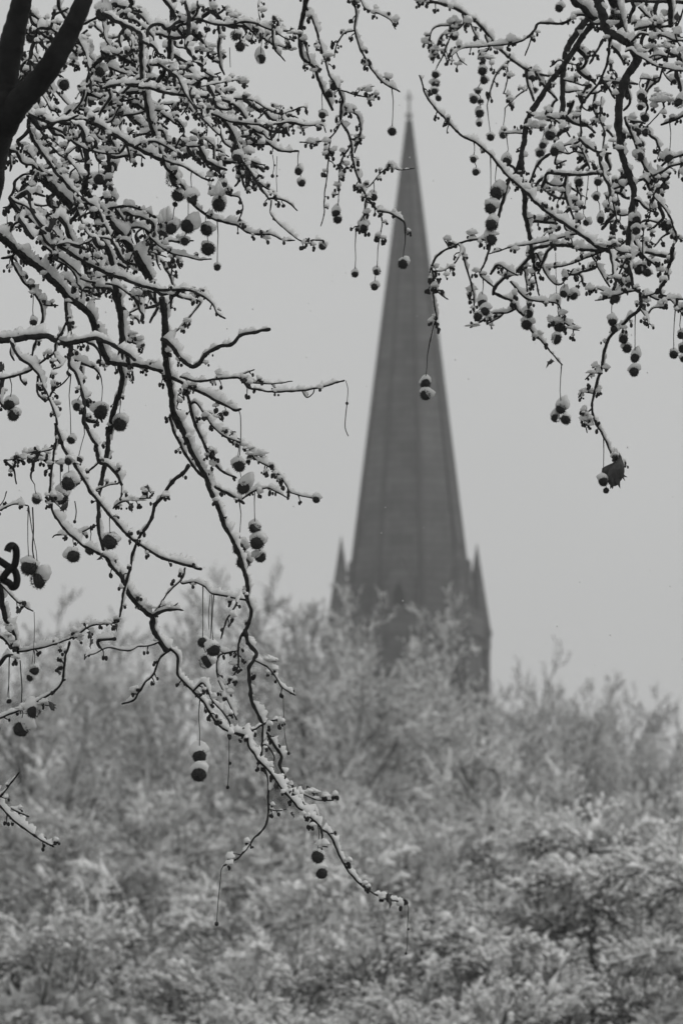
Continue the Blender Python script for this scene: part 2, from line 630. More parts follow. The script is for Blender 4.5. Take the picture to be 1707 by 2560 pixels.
def put_tree(key, name, px, top_y, dist, rz, label, cat, group, stretch=1.0):
    ms, top = PROTO[key]
    want = z_at(top_y, dist)
    s = want / top
    root = empty(name, (x_at(px, dist), dist, 0), math.radians(rz))
    root.scale = (s * stretch, s * stretch, s)
    for nm, me in ms.items():
        o = bpy.data.objects.new(nm, me)
        COL.objects.link(o)
        o.parent = root
        if nm == 'snow':
            o['kind'] = 'stuff'
        if nm == 'leaves':
            o['kind'] = 'stuff'
    tag(root, label, cat, group)


G1, G2, G3 = 'bare trees in front of the church', 'snowy bushes in the middle distance', 'snow-laden shrubs nearest below'
put_tree('tall_a', 'snowy_tree', 60, 1475, 128, 10, 'pale bare tree at the left edge with upright twigs against the sky', 'tree', G1)
put_tree('tall_b', 'snowy_tree', 270, 1495, 140, 70, 'bare snowy tree between the leftmost tree and the gap of sky', 'tree', G1)
put_tree('tall_a', 'snowy_tree', 705, 1425, 118, 140, 'tall bare tree whose top stands just left of the left pinnacle', 'tree', G1)
put_tree('tall_a', 'snowy_tree', 925, 1475, 122, 200, 'snow-dusted bare tree standing directly in front of the church tower', 'tree', G1, .82)
put_tree('tall_b', 'snowy_tree', 570, 1490, 142, 20, 'faint bare tree just right of the gap of sky', 'tree', G1)
put_tree('tall_b', 'snowy_tree', 1050, 1650, 112, 260, 'bare snowy tree at the right foot of the church tower', 'tree', G1)
put_tree('tall_b', 'snowy_tree', 1340, 1640, 130, 300, 'bare tree with thin twig tips right of the church tower', 'tree', G1)
put_tree('tall_a', 'snowy_tree', 1520, 1700, 126, 45, 'bare tree between the tower and the right edge of the photo', 'tree', G1)
put_tree('tall_b', 'snowy_tree', 1700, 1765, 120, 110, 'pale bare tree top at the right edge', 'tree', G1)
put_tree('bushy_a', 'snowy_bush', 60, 1800, 78, 0, 'snowy bush at the left edge under the bare treetops', 'bush', G2)
put_tree('bushy_b', 'snowy_bush', 330, 1880, 74, 60, 'snowy bush below the gap of sky left of centre', 'bush', G2)
put_tree('bushy_b', 'snowy_bush', 620, 1900, 80, 130, 'snowy bush behind the lowest hanging branch', 'bush', G2)
put_tree('bushy_b', 'snowy_bush', 880, 1900, 68, 200, 'snowy bush straight below the church spire', 'bush', G2)
put_tree('bushy_a', 'snowy_bush', 1130, 1850, 72, 250, 'bright snowy bush below the right corner of the tower', 'bush', G2)
put_tree('bushy_b', 'snowy_bush', 1370, 1860, 76, 330, 'broad snowy bush right of the tower', 'bush', G2)
put_tree('bushy_b', 'snowy_bush', 1630, 1900, 70, 20, 'snowy bush at the right edge in the middle distance', 'bush', G2)
put_tree('shrub_a', 'snowy_shrub', 90, 2160, 44, 0, 'snow-laden shrub in the bottom left corner', 'shrub', G3)
put_tree('shrub_b', 'snowy_shrub', 420, 2190, 46, 80, 'snow-laden shrub along the bottom left of centre', 'shrub', G3)
put_tree('shrub_b', 'snowy_shrub', 760, 2130, 43, 150, 'snow-laden shrub below the hanging branch tip', 'shrub', G3)
put_tree('shrub_a', 'snowy_shrub', 1080, 2130, 45, 220, 'snow-laden shrub at bottom centre right of the branch tip', 'shrub', G3)
put_tree('shrub_b', 'snowy_shrub', 1380, 2060, 42, 290, 'snow-laden shrub with bright clumps at lower right', 'shrub', G3)
put_tree('layer_a', 'snowy_evergreen', 1500, 2030, 41, 30, 'dark evergreen with layered snowy boughs at lower right', 'tree', G3)
put_tree('layer_a', 'snowy_evergreen', 1760, 2120, 38, 130, 'dark evergreen in the bottom right corner', 'tree', G3)
put_tree('shrub_b', 'snowy_shrub', 560, 2330, 36, 60, 'low shrub in front at the bottom edge, left of centre', 'shrub', G3)
put_tree('shrub_a', 'snowy_shrub', 1240, 2330, 35, 100, 'low shrub in front at the bottom edge, right of centre', 'shrub', G3)

put_tree('tall_a', 'snowy_tree', 1270, 1760, 118, 340, 'low bare tree filling the gap close to the right side of the tower', 'tree', G1)
put_tree('tall_a', 'snowy_tree', 1430, 1715, 136, 210, 'faint bare tree behind the middle of the right-hand treeline', 'tree', G1)
put_tree('tall_b', 'snowy_tree', 1610, 1765, 133, 160, 'faint bare tree behind the right end of the treeline', 'tree', G1)
put_tree('tall_b', 'snowy_tree', 850, 1530, 108, 310, 'bare tree in front of the left corner of the tower', 'tree', G1)
put_tree('tall_b', 'snowy_tree', 170, 1540, 116, 230, 'bare tree in front of the two leftmost treetops', 'tree', G1)
put_tree('tall_a', 'snowy_tree', 440, 1640, 122, 100, 'low bare tree at the bottom of the gap of sky', 'tree', G1)
put_tree('tall_a', 'snowy_tree', 1030, 1555, 132, 15, 'faint bare tree close before the middle of the tower', 'tree', G1)
OFF = 'trees and shrubs outside the picture'
for (key, nm, px, ty, ds, rz) in (('tall_a', 'snowy_tree', -250, 1500, 130, 33), ('tall_b', 'snowy_tree', -600, 1540, 124, 80), ('tall_b', 'snowy_tree', 1980, 1780, 128, 12), ('tall_a', 'snowy_tree', 2300, 1760, 124, 77),
                                  ('bushy_a', 'snowy_bush', -280, 1820, 76, 33), ('bushy_b', 'snowy_bush', -640, 1850, 74, 180), ('bushy_a', 'snowy_bush', 1960, 1880, 74, 95), ('bushy_b', 'snowy_bush', 2320, 1860, 76, 10),
                                  ('shrub_a', 'snowy_shrub', -300, 2150, 45, 60), ('shrub_b', 'snowy_shrub', -700, 2130, 44, 10), ('shrub_b', 'snowy_shrub', 2100, 2130, 44, 200), ('shrub_a', 'snowy_shrub', 2500, 2100, 45, 20)):
    put_tree(key, nm, px, ty, ds, rz, 'snowy bare tree or shrub outside the edges of the picture', nm.split('_')[1], OFF)

# ---------------------------------------------------------------- the plane trees with seed balls
CROPS = {'A': (0, 0, .38265), 'B': (400, 0, .38265), 'R': (1000, 0, .4509), 'D': (0, 500, .38265), 'E': (0, 1000, .38265),
         'F': (400, 1000, .38265), 'G': (400, 1600, .4464), 'H': (1000, 550, .4509), 'K': (0, 1500, .5421), 'Q': (400, 750, .3189),
         'X': (0, 0, .2551), 'Y': (0, 300, .2551), 'Z': (0, 700, .2551), 'N': (1400, 0, .1958), 'V': (0, 1300, .2126), 'S': (0, 0, 1.0)}


def pts(crop, s):
    ox, oy, k = CROPS[crop]
    return [(ox + float(a) * k, oy + float(b) * k) for a, b in (q.split(',') for q in s.split())]


# traced limbs: crop, width at start, width at end (crop pixels), spur density, depth offset (None = where it joins), points
LEFT = [
 # thick descending branches
 ('D',52,40,.5,0,'-150,130 0,235 100,320 200,400 310,490 390,570 440,630 530,690 590,750 620,830 650,920 690,1020 712,1072'),
 ('D',32,16,1,None,'700,1060 800,1075 930,1085 1060,1120 1190,1195 1320,1260 1440,1325 1530,1370 1575,1362'),
 ('D',34,11,.8,.1,'200,140 310,230 400,300 480,360 580,420 700,475 800,510 900,550 1000,580 1110,590 1230,590 1320,625 1390,680 1420,740 1475,775'),
 ('D',18,14,.6,None,'1110,592 1200,640 1290,655'),
 ('D',9,8,.8,None,'1310,672 1260,740 1200,810 1150,860 1108,880'),
 ('D',42,24,.4,-.1,'-120,905 0,915 100,910 200,895 310,890 360,915 430,935 520,920 620,905 690,925 760,960 830,1000 890,1045'),
 ('D',40,34,.4,.15,'560,180 650,260 690,300 730,400 745,520 770,630 790,760 800,910 790,1000 785,1090 800,1150 790,1240 760,1320 730,1440 710,1568'),
 ('E',33,24,.4,None,'712,200 705,330 670,500 650,600 645,720 650,870 680,980'),
 ('D',30,24,.7,None,'435,625 440,740 455,850 465,960 460,1080 500,1130 530,1230 555,1340 550,1440 590,1530 640,1610'),
 ('E',24,20,.7,None,'630,290 650,400 700,420 760,480 800,560'),
 ('E',14,11,.8,None,'800,560 790,630 740,710'),
 ('E',11,8,2.2,None,'745,700 800,665 880,650 990,640'),
 ('E',9,8,.8,None,'630,590 700,560 780,548'),
 ('E',10,8,1.2,None,'440,880 370,880 345,900'),
 ('E',10,8,1.0,None,'500,880 560,850 635,815'),
 ('D',26,14,.9,None,'80,935 130,1030 200,1080 260,1150 290,1230 330,1310 360,1390 380,1470'),
 ('E',20,20,.7,None,'360,150 420,320 470,400 530,490 590,590 650,670 710,740 800,850 880,920 960,975 1060,1030 1160,1060 1260,1090 1318,1105'),
 ('E',12,10,.9,None,'655,400 590,460 500,560'),
 ('E',14,20,.8,-.1,'370,180 365,280 345,400 330,520 335,680 360,750 400,810 450,870 530,940 620,990 700,1030 730,1080 790,1150'),
 ('E',30,36,.3,None,'700,1030 730,1080 790,1150 830,1240 880,1310 950,1380 1000,1420 1000,1480 1040,1568 1090,1640'),
 ('G',15,11,.9,None,'-20,0 55,50 100,100 105,200 180,280 240,345 300,440 350,490 420,520 520,500 600,460 690,440'),
 ('K',9,7,.6,None,'748,188 690,210 640,215 590,235 500,220 440,245 400,258 390,275'),
 ('K',9,8,.8,None,'785,232 740,270 710,340 670,380 640,430 620,460 565,480'),
 ('E',10,8,.6,None,'1010,1400 1050,1330 1100,1260 1150,1210 1190,1170 1212,1095'),
 ('E',26,8,.2,None,'1000,1410 1080,1375 1150,1368 1200,1375'),
 ('E',8,6,0,None,'1110,1368 1140,1345 1165,1325'),
 ('E',26,14,.7,None,'1240,425 1200,475 1120,545 1070,620 1010,695 985,790 915,895 870,1010 850,1110 825,1200 800,1300 785,1420'),
 ('D',45,34,.4,.05,'1060,640 1080,800 1075,950 1090,1080 1110,1200 1120,1300 1130,1380 1170,1490'),
 ('F',35,22,.5,None,'80,60 140,180 190,300 240,400 300,500 320,570 380,700 420,820 480,920 540,1080 560,1150 575,1220 570,1300 595,1380 580,1470 540,1540'),
 ('F',16,20,.5,None,'65,110 90,200 140,300 190,390 250,470 330,540 400,590 480,630 550,680'),
 ('F',12,9,1,None,'530,650 610,600 690,575 750,595 830,635'),
 ('F',24,13,.9,None,'170,-60 190,0 220,130 280,270 330,370 370,430 420,470 500,510'),
 ('F',14,8,1.6,None,'240,20 330,150 400,220 480,260 570,300 620,380 700,430 770,480 820,550 850,600 900,620 1030,645'),
 ('G',22,18,.6,None,'480,-60 490,0 535,70 530,110 500,150 505,250 515,340 560,440 600,530 650,600 680,650 670,700 690,750'),
 ('G',14,7,1.4,None,'465,-40 440,20 440,110 430,170 370,265'),
 ('G',16,12,1.3,None,'405,515 480,540 500,600 560,680 600,720 640,770 700,850 770,930 850,1000 890,1040 910,1090'),
 ('G',12,8,.9,None,'895,1055 950,1090 985,1160 1010,1220 1060,1300 1150,1390 1250,1445 1310,1460 1378,1476'),
 ('G',14,9,.9,None,'580,470 570,600 570,680 600,760 610,830 605,900 605,960 590,1040 520,1120 450,1210 355,1265'),
 ('G',14,10,1,None,'630,760 690,800 740,860 800,920 860,960 900,1010'),
 ('G',10,10,1,None,'245,240 290,330 350,400 390,460 405,520'),
 ('G',9,8,1,None,'330,230 380,340 430,450'),
 ('G',9,9,1,None,'430,60 330,90 320,170 330,235'),
 ('G',10,8,1,None,'528,112 600,150 650,210 690,270 760,310'),
 ('G',6,6,1.2,None,'612,945 660,955 710,950'),
 ('G',8,7,1.4,None,'760,870 780,850 860,890 970,900'),
 ('G',9,7,0,None,'600,590 640,650 640,675'),
 ('F',10,14,1,None,'165,1095 140,1190 210,1190 280,1210 340,1260 420,1280 500,1295 572,1308'),
 ('F',14,10,.9,None,'500,1300 500,1340 430,1450 400,1560'),
 # middle arms to the right
 ('Q',40,24,.3,.05,'20,300 60,330 120,390 170,460 250,520 300,505 350,435 460,365 570,345 630,280 720,255 868,228'),
 ('Q',20,14,.6,.0,'160,600 280,635 430,625 610,610 700,690 760,700 900,720 1090,710 1240,685 1450,630'),
 ('Q',12,9,.8,None,'612,615 680,572 740,545'),
 ('Q',14,9,.9,None,'630,630 700,648 860,657 960,648 1040,638'),
 ('Q',10,8,0,None,'1110,712 1150,765 1200,735 1212,700'),
 # left edge, low
 ('V',80,60,.1,.1,'-60,640 0,780 30,980 65,1170'),
 ('V',42,34,.6,None,'65,1170 150,1290 190,1420 225,1590'),
 ('V',60,34,.3,None,'-80,1760 0,1690 90,1600 180,1590'),
 ('V',34,26,.6,.1,'-80,1300 0,1360 90,1440 140,1520'),
 ('V',22,16,.9,None,'20,760 60,810 200,950 300,1020 400,1075'),
 ('K',9,10,1.2,.0,'-60,560 0,545 90,510 170,470 240,430 290,370 300,280 322,190'),
 ('K',10,7,.9,None,'138,230 230,210 322,180'),
 ('K',9,8,2.2,None,'322,180 370,150 430,118 540,102'),
 ('K',15,14,.3,None,'452,190 490,183 540,178'),
 ('K',16,8,.9,.05,'-80,880 0,945 60,1010 150,1080 252,1140'),
 ('K',8,7,.8,None,'-5,940 60,965 135,1000'),
 ('K',8,7,.8,None,'-20,935 0,910 50,850 90,795'),
 ('E',12,8,1,.0,'-80,740 0,720 100,680 190,690'),
 ('E',8,6,.6,None,'-20,720 0,695 30,650 45,595'),
 ('E',12,8,1.5,None,'360,280 340,320 240,345 150,380 30,395'),
 ('Z',26,18,.9,None,'-60,985 0,970 190,930 340,860 430,790 530,710 550,620 610,500 650,410'),
 ('Z',18,14,1.3,None,'530,710 560,770 600,840 520,880 490,960'),
 ('Z',26,20,1.0,None,'120,-200 220,0 300,80 370,180 410,260 425,370 400,440 370,540 340,650 320,740'),
 ('Z',14,14,1,None,'405,240 480,250 575,250'),
 ('Z',24,20,.8,None,'375,940 370,1090 430,1180'),
 # top left mass
 ('X',46,42,.2,.2,'1000,-150 1290,10 1190,160 1080,170'),
 ('X',44,30,.3,.0,'1010,130 1130,200 1240,250 1370,320 1390,400 1455,430'),
 ('X',38,36,.4,None,'1375,330 1385,480 1390,700 1420,920 1450,1100 1500,1280 1560,1420'),
 ('A',24,14,.9,None,'1000,900 1060,1020 1090,1100 1170,1190 1210,1240 1270,1340 1340,1400 1420,1440 1500,1452'),
 ('B',16,9,1.3,None,'370,1435 500,1470 560,1510 640,1530 720,1530 800,1568 880,1568'),
 ('X',28,26,.4,.1,'1030,860 1100,840 1200,830 1390,820 1480,770'),
 ('X',44,38,.2,.2,'1160,930 1240,920 1400,895'),
 ('X',60,34,.3,-.1,'230,1060 330,1170 390,1250 470,1230 590,1180 730,1175 880,1200 1000,1250 1150,1340 1300,1430 1440,1500 1568,1570'),
 ('A',15,13,.8,None,'1000,1022 1080,1050 1190,1085 1290,1140 1365,1182'),
 ('X',64,58,.1,.2,'830,1180 830,1300 850,1500 860,1650 830,1850 850,1900'),
 ('Y',60,70,.2,None,'850,680 880,760 960,850 1040,950 1130,1060 1220,1170 1330,1340 1400,1450 1470,1568'),
 ('D',44,42,.2,None,'860,330 900,370 950,450 990,525'),
 ('Y',90,60,.1,.1,'430,590 520,670 620,760 720,860 760,930'),
 ('Y',34,26,.5,-.05,'280,60 340,210 430,350 520,470 620,590 730,710 850,800 960,880 1010,1000 1080,1150 1150,1280 1220,1400'),
 ('Y',22,14,.9,None,'390,90 470,210 570,320 680,400 760,490 820,600'),
 ('Y',26,16,1.1,None,'480,70 600,110 680,180 800,260 900,300 1040,330 1180,330'),
 ('Y',30,24,.8,.1,'40,280 150,310 260,310 330,400 420,510 520,540'),
 ('Y',30,40,.5,0,'100,760 200,880 280,950 380,1060 450,1110'),
 ('Y',40,40,.4,None,'270,700 310,850 350,950 430,1040 500,1090'),
 ('Y',60,50,.1,None,'210,980 260,1060 330,1160'),
 ('Y',28,24,.7,None,'430,1210 530,1310 700,1430 800,1530'),
 ('D',15,12,1,None,'330,370 450,440 520,510 640,545 760,560 860,625'),
 ('Y',30,26,.8,None,'1000,900 1100,860 1200,850 1300,850 1420,900 1530,960'),
 ('Y',24,20,.8,None,'1200,890 1300,930 1400,960 1500,1020'),
 ('Y',26,22,.9,None,'1130,870 1200,960 1220,1060 1380,1050 1480,1120 1568,1230'),
 ('D',14,9,1,None,'980,240 1030,290 1060,310 1130,350 1220,370 1300,390 1385,388'),
 ('D',10,8,.9,None,'990,235 940,280 870,350'),
 ('D',13,8,1.1,None,'870,345 960,340 1020,350 1090,375'),
 ('Y',46,40,.3,None,'560,950 640,1030 680,1130 720,1220 820,1250'),
 ('Y',20,14,1.1,None,'730,760 780,940 830,1060 880,1130 980,1190'),
 ('Y',24,20,.4,None,'590,780 600,900 620,1000'),
 ('A',22,12,1.1,.2,'500,240 560,350 580,450 600,600'),
 ('A',26,14,1,.1,'190,400 250,200 330,180 360,100 440,60'),
 ('A',20,12,1.2,.15,'100,60 200,90 300,160 380,220'),
 ('A',24,12,1,.2,'380,0 390,60 430,120 480,180'),
 ('A',20,12,1.2,.2,'520,560 560,600 640,640 720,660 780,640'),
 ('A',16,10,1.3,.3,'660,330 740,350 830,370 850,300 840,240'),
 ('A',16,10,1.3,.3,'690,430 760,460 830,480 900,500'),
 ('A',18,12,1.2,.1,'40,980 0,960 -60,930'),
 ('A',14,12,1.1,.2,'960,640 800,660 720,690'),
 ('A',16,10,1.1,.4,'800,760 900,740 1000,720 1100,720'),
 ('A',14,9,1.1,.3,'780,800 790,700 800,620'),
 ('B',27,12,.8,.1,'0,-60 30,0 80,60 110,130 170,145 240,120 330,150 450,160 545,140 640,160 720,195 850,205'),
 ('B',14,8,1,None,'545,155 620,220 720,280 760,340 820,400'),
 ('B',10,8,1.6,None,'700,270 760,290 830,320 870,330'),
 ('B',10,8,1.6,None,'730,190 800,240 860,260'),
 ('B',30,26,.2,.2,'50,-60 60,0 80,100 65,260 58,410'),
 ('B',32,24,.4,.25,'165,-60 165,0 185,80 190,180 185,260 170,300 220,370 280,430'),
 ('B',22,12,1,.2,'95,170 150,230 190,240'),
 ('B',12,10,1.2,.3,'350,-60 360,50 390,110'),
 ('B',18,12,1.4,.3,'380,160 390,250 380,330 390,420 420,490'),
 ('B',12,10,1,.3,'640,-60 645,40 655,130'),
 ('B',8,6,.6,.1,'0,590 150,575 280,565 400,540 480,525 567,525'),
 ('B',22,14,1.0,.0,'-140,570 -80,575 50,610 180,625 330,635 450,665 520,720 560,780 610,860 690,920 760,970 830,990 905,985'),
 ('B',13,8,1.2,None,'380,640 480,640 600,655 680,700 770,745 840,730 940,700 965,755'),
 ('B',14,8,1.2,.1,'340,740 450,790 560,805 640,815 740,810 850,800 960,820 1060,815 1085,865'),
 ('A',20,13,1.1,.1,'980,420 1050,430 1110,465 1170,520 1210,610 1260,680 1320,770 1400,850 1445,890'),
 ('B',24,14,.9,.1,'400,770 460,840 490,900 500,990 540,1060 610,1150 660,1230 720,1310'),
 ('B',14,9,.8,None,'640,1190 700,1230 780,1280'),
 ('B',15,9,.9,None,'710,1300 780,1300 850,1330 900,1378'),
 ('B',10,8,.8,None,'725,1310 725,1400 800,1480 880,1550 960,1590'),
 ('B',12,9,1.2,None,'960,1590 1000,1570 1060,1570 1070,1590'),
 ('B',14,8,1.2,.3,'180,960 330,950 350,1000 340,1100 300,1160'),
 ('B',12,8,1.4,.2,'470,1280 520,1290 540,1360 510,1450'),
 ('B',16,8,1.4,.2,'200,860 300,910 360,960'),
 ('B',14,8,1.4,.3,'60,740 130,800 160,860 130,900'),
 # hanging twigs at top centre
 ('B',34,18,.5,1.2,'955,-80 950,10 945,60 920,160 915,260 930,380 1010,450 1040,540 1080,620 1130,720'),
 ('B',16,14,1.0,None,'955,50 1000,140 1040,260 1075,390 1110,490 1170,590'),
 ('B',14,10,1,None,'930,260 960,330 985,420'),
 ('B',14,11,1.0,1.3,'1240,-60 1255,0 1280,60 1270,190 1300,300 1340,380 1400,480 1470,550 1568,600'),
 ('B',10,7,1.4,None,'1272,198 1200,220 1150,300 1140,380'),
 ('B',11,8,1.3,1.4,'1280,-60 1310,0 1350,60 1430,90 1500,130 1540,190'),
 ('B',16,16,1.8,None,'1110,490 1170,590 1190,660 1180,720 1180,800'),
 ('B',10,8,1,None,'1180,790 1170,820 1110,900 1000,930 910,930'),
 ('B',9,7,1.4,None,'1112,898 1100,1040 1090,1150 1075,1270 1070,1400 1050,1480'),
 ('B',18,12,1.6,None,'1180,800 1240,900 1260,1050 1300,1170 1350,1290 1420,1370 1500,1390 1568,1430 1600,1460 1605,1530'),
 ('B',9,7,1.2,None,'1370,1210 1450,1120 1500,1090 1568,1110 1660,1098'),
 ('B',10,8,1.8,None,'1180,590 1280,620 1400,640'),
 ('B',5,4,.3,None,'1290,585 1400,562'),
 ('B',14,10,2.2,None,'1200,690 1290,760 1310,830 1300,900 1270,1000'),
 ('B',9,6,1.7,None,'1245,950 1180,1060 1170,1180 1165,1300'),
 ('B',9,7,1.7,None,'1345,1290 1330,1400 1280,1510'),
 ('B',9,7,1.7,None,'1415,1370 1450,1450 1430,1560'),
]
RIGHT = [
 ('N',125,110,.1,.3,'420,-150 490,20 540,200 600,390 740,470 860,540'),
 ('N',110,110,.1,.2,'650,-150 680,40 730,220 790,400 860,540 900,620'),
 ('N',90,80,.1,.3,'170,-120 180,20 290,90 380,200 470,250'),
 ('R',48,32,.2,None,'1270,240 1310,330 1245,440 1215,550 1210,650 1220,780 1240,900 1280,1000 1295,1080 1280,1200 1265,1340 1265,1440'),
 ('R',34,28,.3,None,'1080,110 1020,190 960,280 900,370 830,460 760,570 710,650 690,760 670,880 665,1010'),
 ('R',26,18,.6,None,'665,900 640,960 590,1010'),
 ('R',38,28,.3,.9,'1070,70 1000,150 940,240 910,330 900,450 900,560 900,640'),
 ('R',18,8,.7,None,'1080,95 980,85 900,130 770,130 740,170 700,210 620,240 480,255 390,240'),
 ('R',8,6,.4,None,'738,175 710,260 690,312'),
 ('R',9,8,1.3,None,'490,256 360,265 310,285 265,325'),
 ('R',7,6,.8,None,'310,285 330,330 370,362'),
 ('R',20,14,1,1.2,'80,-40 130,-5 220,20 300,45 370,85 440,140 490,200 540,260 610,330 690,380 760,410 880,425'),
 ('R',16,14,.8,None,'695,385 710,470 740,560'),
 ('R',16,12,1,None,'740,395 800,480 870,550'),
 ('R',9,22,.8,-.1,'105,415 150,540 230,640 330,740 430,800 500,860 580,960 680,1050 780,1150 880,1220 1000,1300 1100,1370 1200,1395 1262,1410'),
 ('R',16,16,.5,.3,'1135,955 1050,965 940,970 820,960 800,1000 780,1040'),
 ('R',14,12,1,None,'800,1000 850,1030 930,1020'),
 ('R',16,10,.8,.3,'830,850 770,900 740,950 715,1030'),
 ('R',28,22,.4,None,'670,1000 690,1090 690,1180 710,1270 725,1370 740,1460'),
 ('R',20,16,.4,.3,'600,1000 570,1100 545,1210'),
 ('R',18,12,.8,.2,'990,770 1050,820 1100,845 1170,850'),
 ('R',24,12,.6,None,'1105,845 1110,900 1130,980 1160,1050 1150,1150'),
 ('R',10,8,.8,None,'1160,1050 1180,1130 1200,1220'),
 ('R',16,12,.8,None,'1290,1010 1380,980 1450,950 1500,920 1568,905 1640,880'),
 ('R',14,10,.9,None,'1280,1010 1180,1050 1150,1070'),
 ('R',14,10,.9,None,'1160,230 1150,330 1110,440 1050,520 1000,600 1000,760 960,800'),
 ('R',14,12,.8,None,'900,510 970,505 1080,515 1130,470 1110,440'),
 ('R',18,12,.8,None,'1110,440 1150,480 1190,550'),
 ('R',12,8,1,None,'1080,520 1070,600 1090,650 1050,700'),
 ('R',20,16,.6,None,'840,1360 940,1365 1020,1385 1150,1390'),
 ('R',10,7,.9,None,'1010,1300 960,1300 830,1330 720,1355 600,1375 490,1410'),
 ('R',11,8,.9,None,'1150,1390 1120,1395 1000,1440 900,1475 800,1480 690,1470'),
 ('R',18,12,1,None,'920,980 910,1060 940,1160 970,1240'),
 ('R',12,8,1.2,None,'925,1030 990,1070 1000,1120'),
 ('R',12,8,1.4,None,'905,1060 880,1110'),
 ('R',13,12,1,.1,'545,1215 500,1330 460,1330 390,1330 310,1360 250,1385 200,1425 170,1480'),
 ('R',14,12,.8,None,'495,1330 490,1390 465,1470'),
 ('H',10,8,1.4,None,'175,265 190,350 210,400 265,440'),
 ('H',9,6,1.3,None,'180,290 185,450 200,540 180,600 160,690'),
 ('H',9,8,1.2,None,'335,160 310,230 250,275 185,285'),
 ('H',11,9,1.5,None,'340,150 370,280 400,380 410,490'),
 ('H',9,7,.6,None,'270,150 245,110'),
 ('H',9,6,1.4,None,'170,260 160,310 155,350'),
 ('H',18,16,.7,None,'735,150 730,180 680,250 620,300 560,335 520,380 515,415'),
 ('H',17,8,.9,None,'515,405 570,430 620,450 640,490 690,540 730,620 790,680 840,740 900,805'),
 ('H',11,10,1,None,'440,300 480,340 525,375'),
 ('H',12,8,1.6,None,'640,495 580,515 500,520 450,560 385,595'),
 ('H',9,8,1.3,None,'575,515 540,545 480,580'),
 ('H',14,8,1.2,.1,'500,300 540,250 600,280 650,310'),
 ('H',12,9,1.0,.2,'610,340 680,420 750,450 860,460 890,490'),
 ('H',12,8,1.2,None,'760,190 800,290 880,360 960,270'),
 ('H',12,9,1.0,None,'740,230 750,330 770,420'),
 ('H',10,8,1.2,None,'690,290 700,370 705,470'),
 ('H',12,10,1,None,'1245,230 1210,310 1180,390 1190,430'),
 ('H',20,14,.8,None,'1255,215 1280,320 1290,380 1330,400'),
 ('H',12,10,1,None,'1060,190 1100,270 1160,370'),
 ('H',20,8,.8,None,'1330,485 1270,540 1220,590 1160,650 1130,730 1110,830 1080,930 1060,1040 1080,1120 1130,1210 1160,1280 1172,1320'),
 ('H',11,12,.9,.2,'1400,-140 1430,-100 1490,-20 1530,100 1510,150 1490,270 1470,340 1420,400 1340,430 1330,485'),
 ('H',10,8,1.0,None,'1330,490 1370,550 1375,600'),
 ('H',11,7,1.0,None,'1330,390 1250,400 1160,430 1075,445'),
 ('H',9,7,1.2,None,'1160,415 1090,380 1060,405'),
 ('H',10,7,1,None,'1345,470 1370,520 1400,490 1480,480'),
 ('H',12,10,1,None,'1340,390 1420,440 1490,440 1600,440'),
 ('H',9,7,1,None,'1490,440 1540,490 1568,530'),
 ('H',13,9,1,None,'1285,100 1340,190 1400,240 1465,285'),
 ('H',9,7,1.3,None,'1118,850 1060,850 1025,885'),
 ('H',9,7,1.3,None,'1072,962 1010,955 985,990'),
 ('H',9,6,3.5,None,'1058,1045 1020,1090 1035,1180'),
 ('N',30,24,.8,.1,'900,540 1020,430 1200,460 1320,460 1440,510 1600,520'),
 ('N',40,30,.5,.4,'940,380 1040,350 1200,340 1400,330'),
 ('N',24,22,.6,-.05,'820,660 900,640 1000,720 1200,830 1300,865 1568,910 1700,920'),
 ('N',50,50,.1,.5,'700,0 1000,10 1380,20 1700,30'),
 ('N',60,40,.1,.6,'920,-80 940,90 900,180 870,300'),
 ('N',28,22,.7,.4,'990,90 1160,240 1280,265 1400,270'),
 ('N',70,60,.3,.4,'1390,-100 1400,100 1400,350'),
 ('N',24,20,.9,.1,'1580,80 1510,280 1460,420 1500,540 1568,640'),
 ('N',26,18,1,.2,'1300,870 1250,1030 1200,1060 1100,1170 1080,1290'),
 ('N',22,16,1,.2,'1010,1000 1120,1010 1210,1050'),
 ('N',24,16,1,.2,'1390,640 1340,800 1300,900 1400,1040 1500,1080'),
 ('R',14,12,1,.3,'1240,650 1290,770 1340,900 1370,950 1420,950 1480,890 1600,850'),
 ('R',16,12,.8,.2,'1620,620 1568,640 1530,660 1440,690'),
 ('N',16,14,1,.2,'1320,1370 1220,1490 1060,1650'),
 ('R',9,7,1.2,.1,'1500,960 1450,1020 1390,1110 1380,1200 1350,1260 1340,1420'),
 ('R',8,6,1.2,1.1,'605,340 540,400 500,490 480,590'),
 ('R',8,7,1.4,1.1,'595,335 590,460 570,520'),
 ('R',9,7,1.2,1.1,'705,490 640,540 580,600'),
 ('R',9,7,1.0,None,'680,740 560,735'),
 ('R',10,8,1.6,None,'345,75 350,130 280,200 240,300 205,370'),
 ('R',10,7,1.6,None,'340,135 200,150 160,220 160,290'),
 ('R',9,7,1.8,None,'330,140 230,200 200,290 180,350'),
 ('R',10,8,1.5,None,'370,90 410,180 440,230'),
 ('R',12,8,1.4,None,'470,190 490,270 440,300 430,330'),
 ('R',10,8,1.2,.5,'960,560 940,610 900,660 760,640'),
 ('R',14,10,1.2,.4,'700,620 760,650 830,650 900,700 940,760'),
 ('R',10,8,1.2,.4,'860,800 900,810 960,800 1010,840 1050,940'),
 ('R',10,7,1.2,.7,'830,370 880,335 920,350 985,360'),
 ('R',10,7,1.2,.7,'900,440 1000,470 1050,470'),
 ('R',14,10,1.2,.6,'1120,540 1110,640 1130,740 1120,860'),
 ('R',12,9,1.2,.5,'870,850 860,910 920,890'),
]
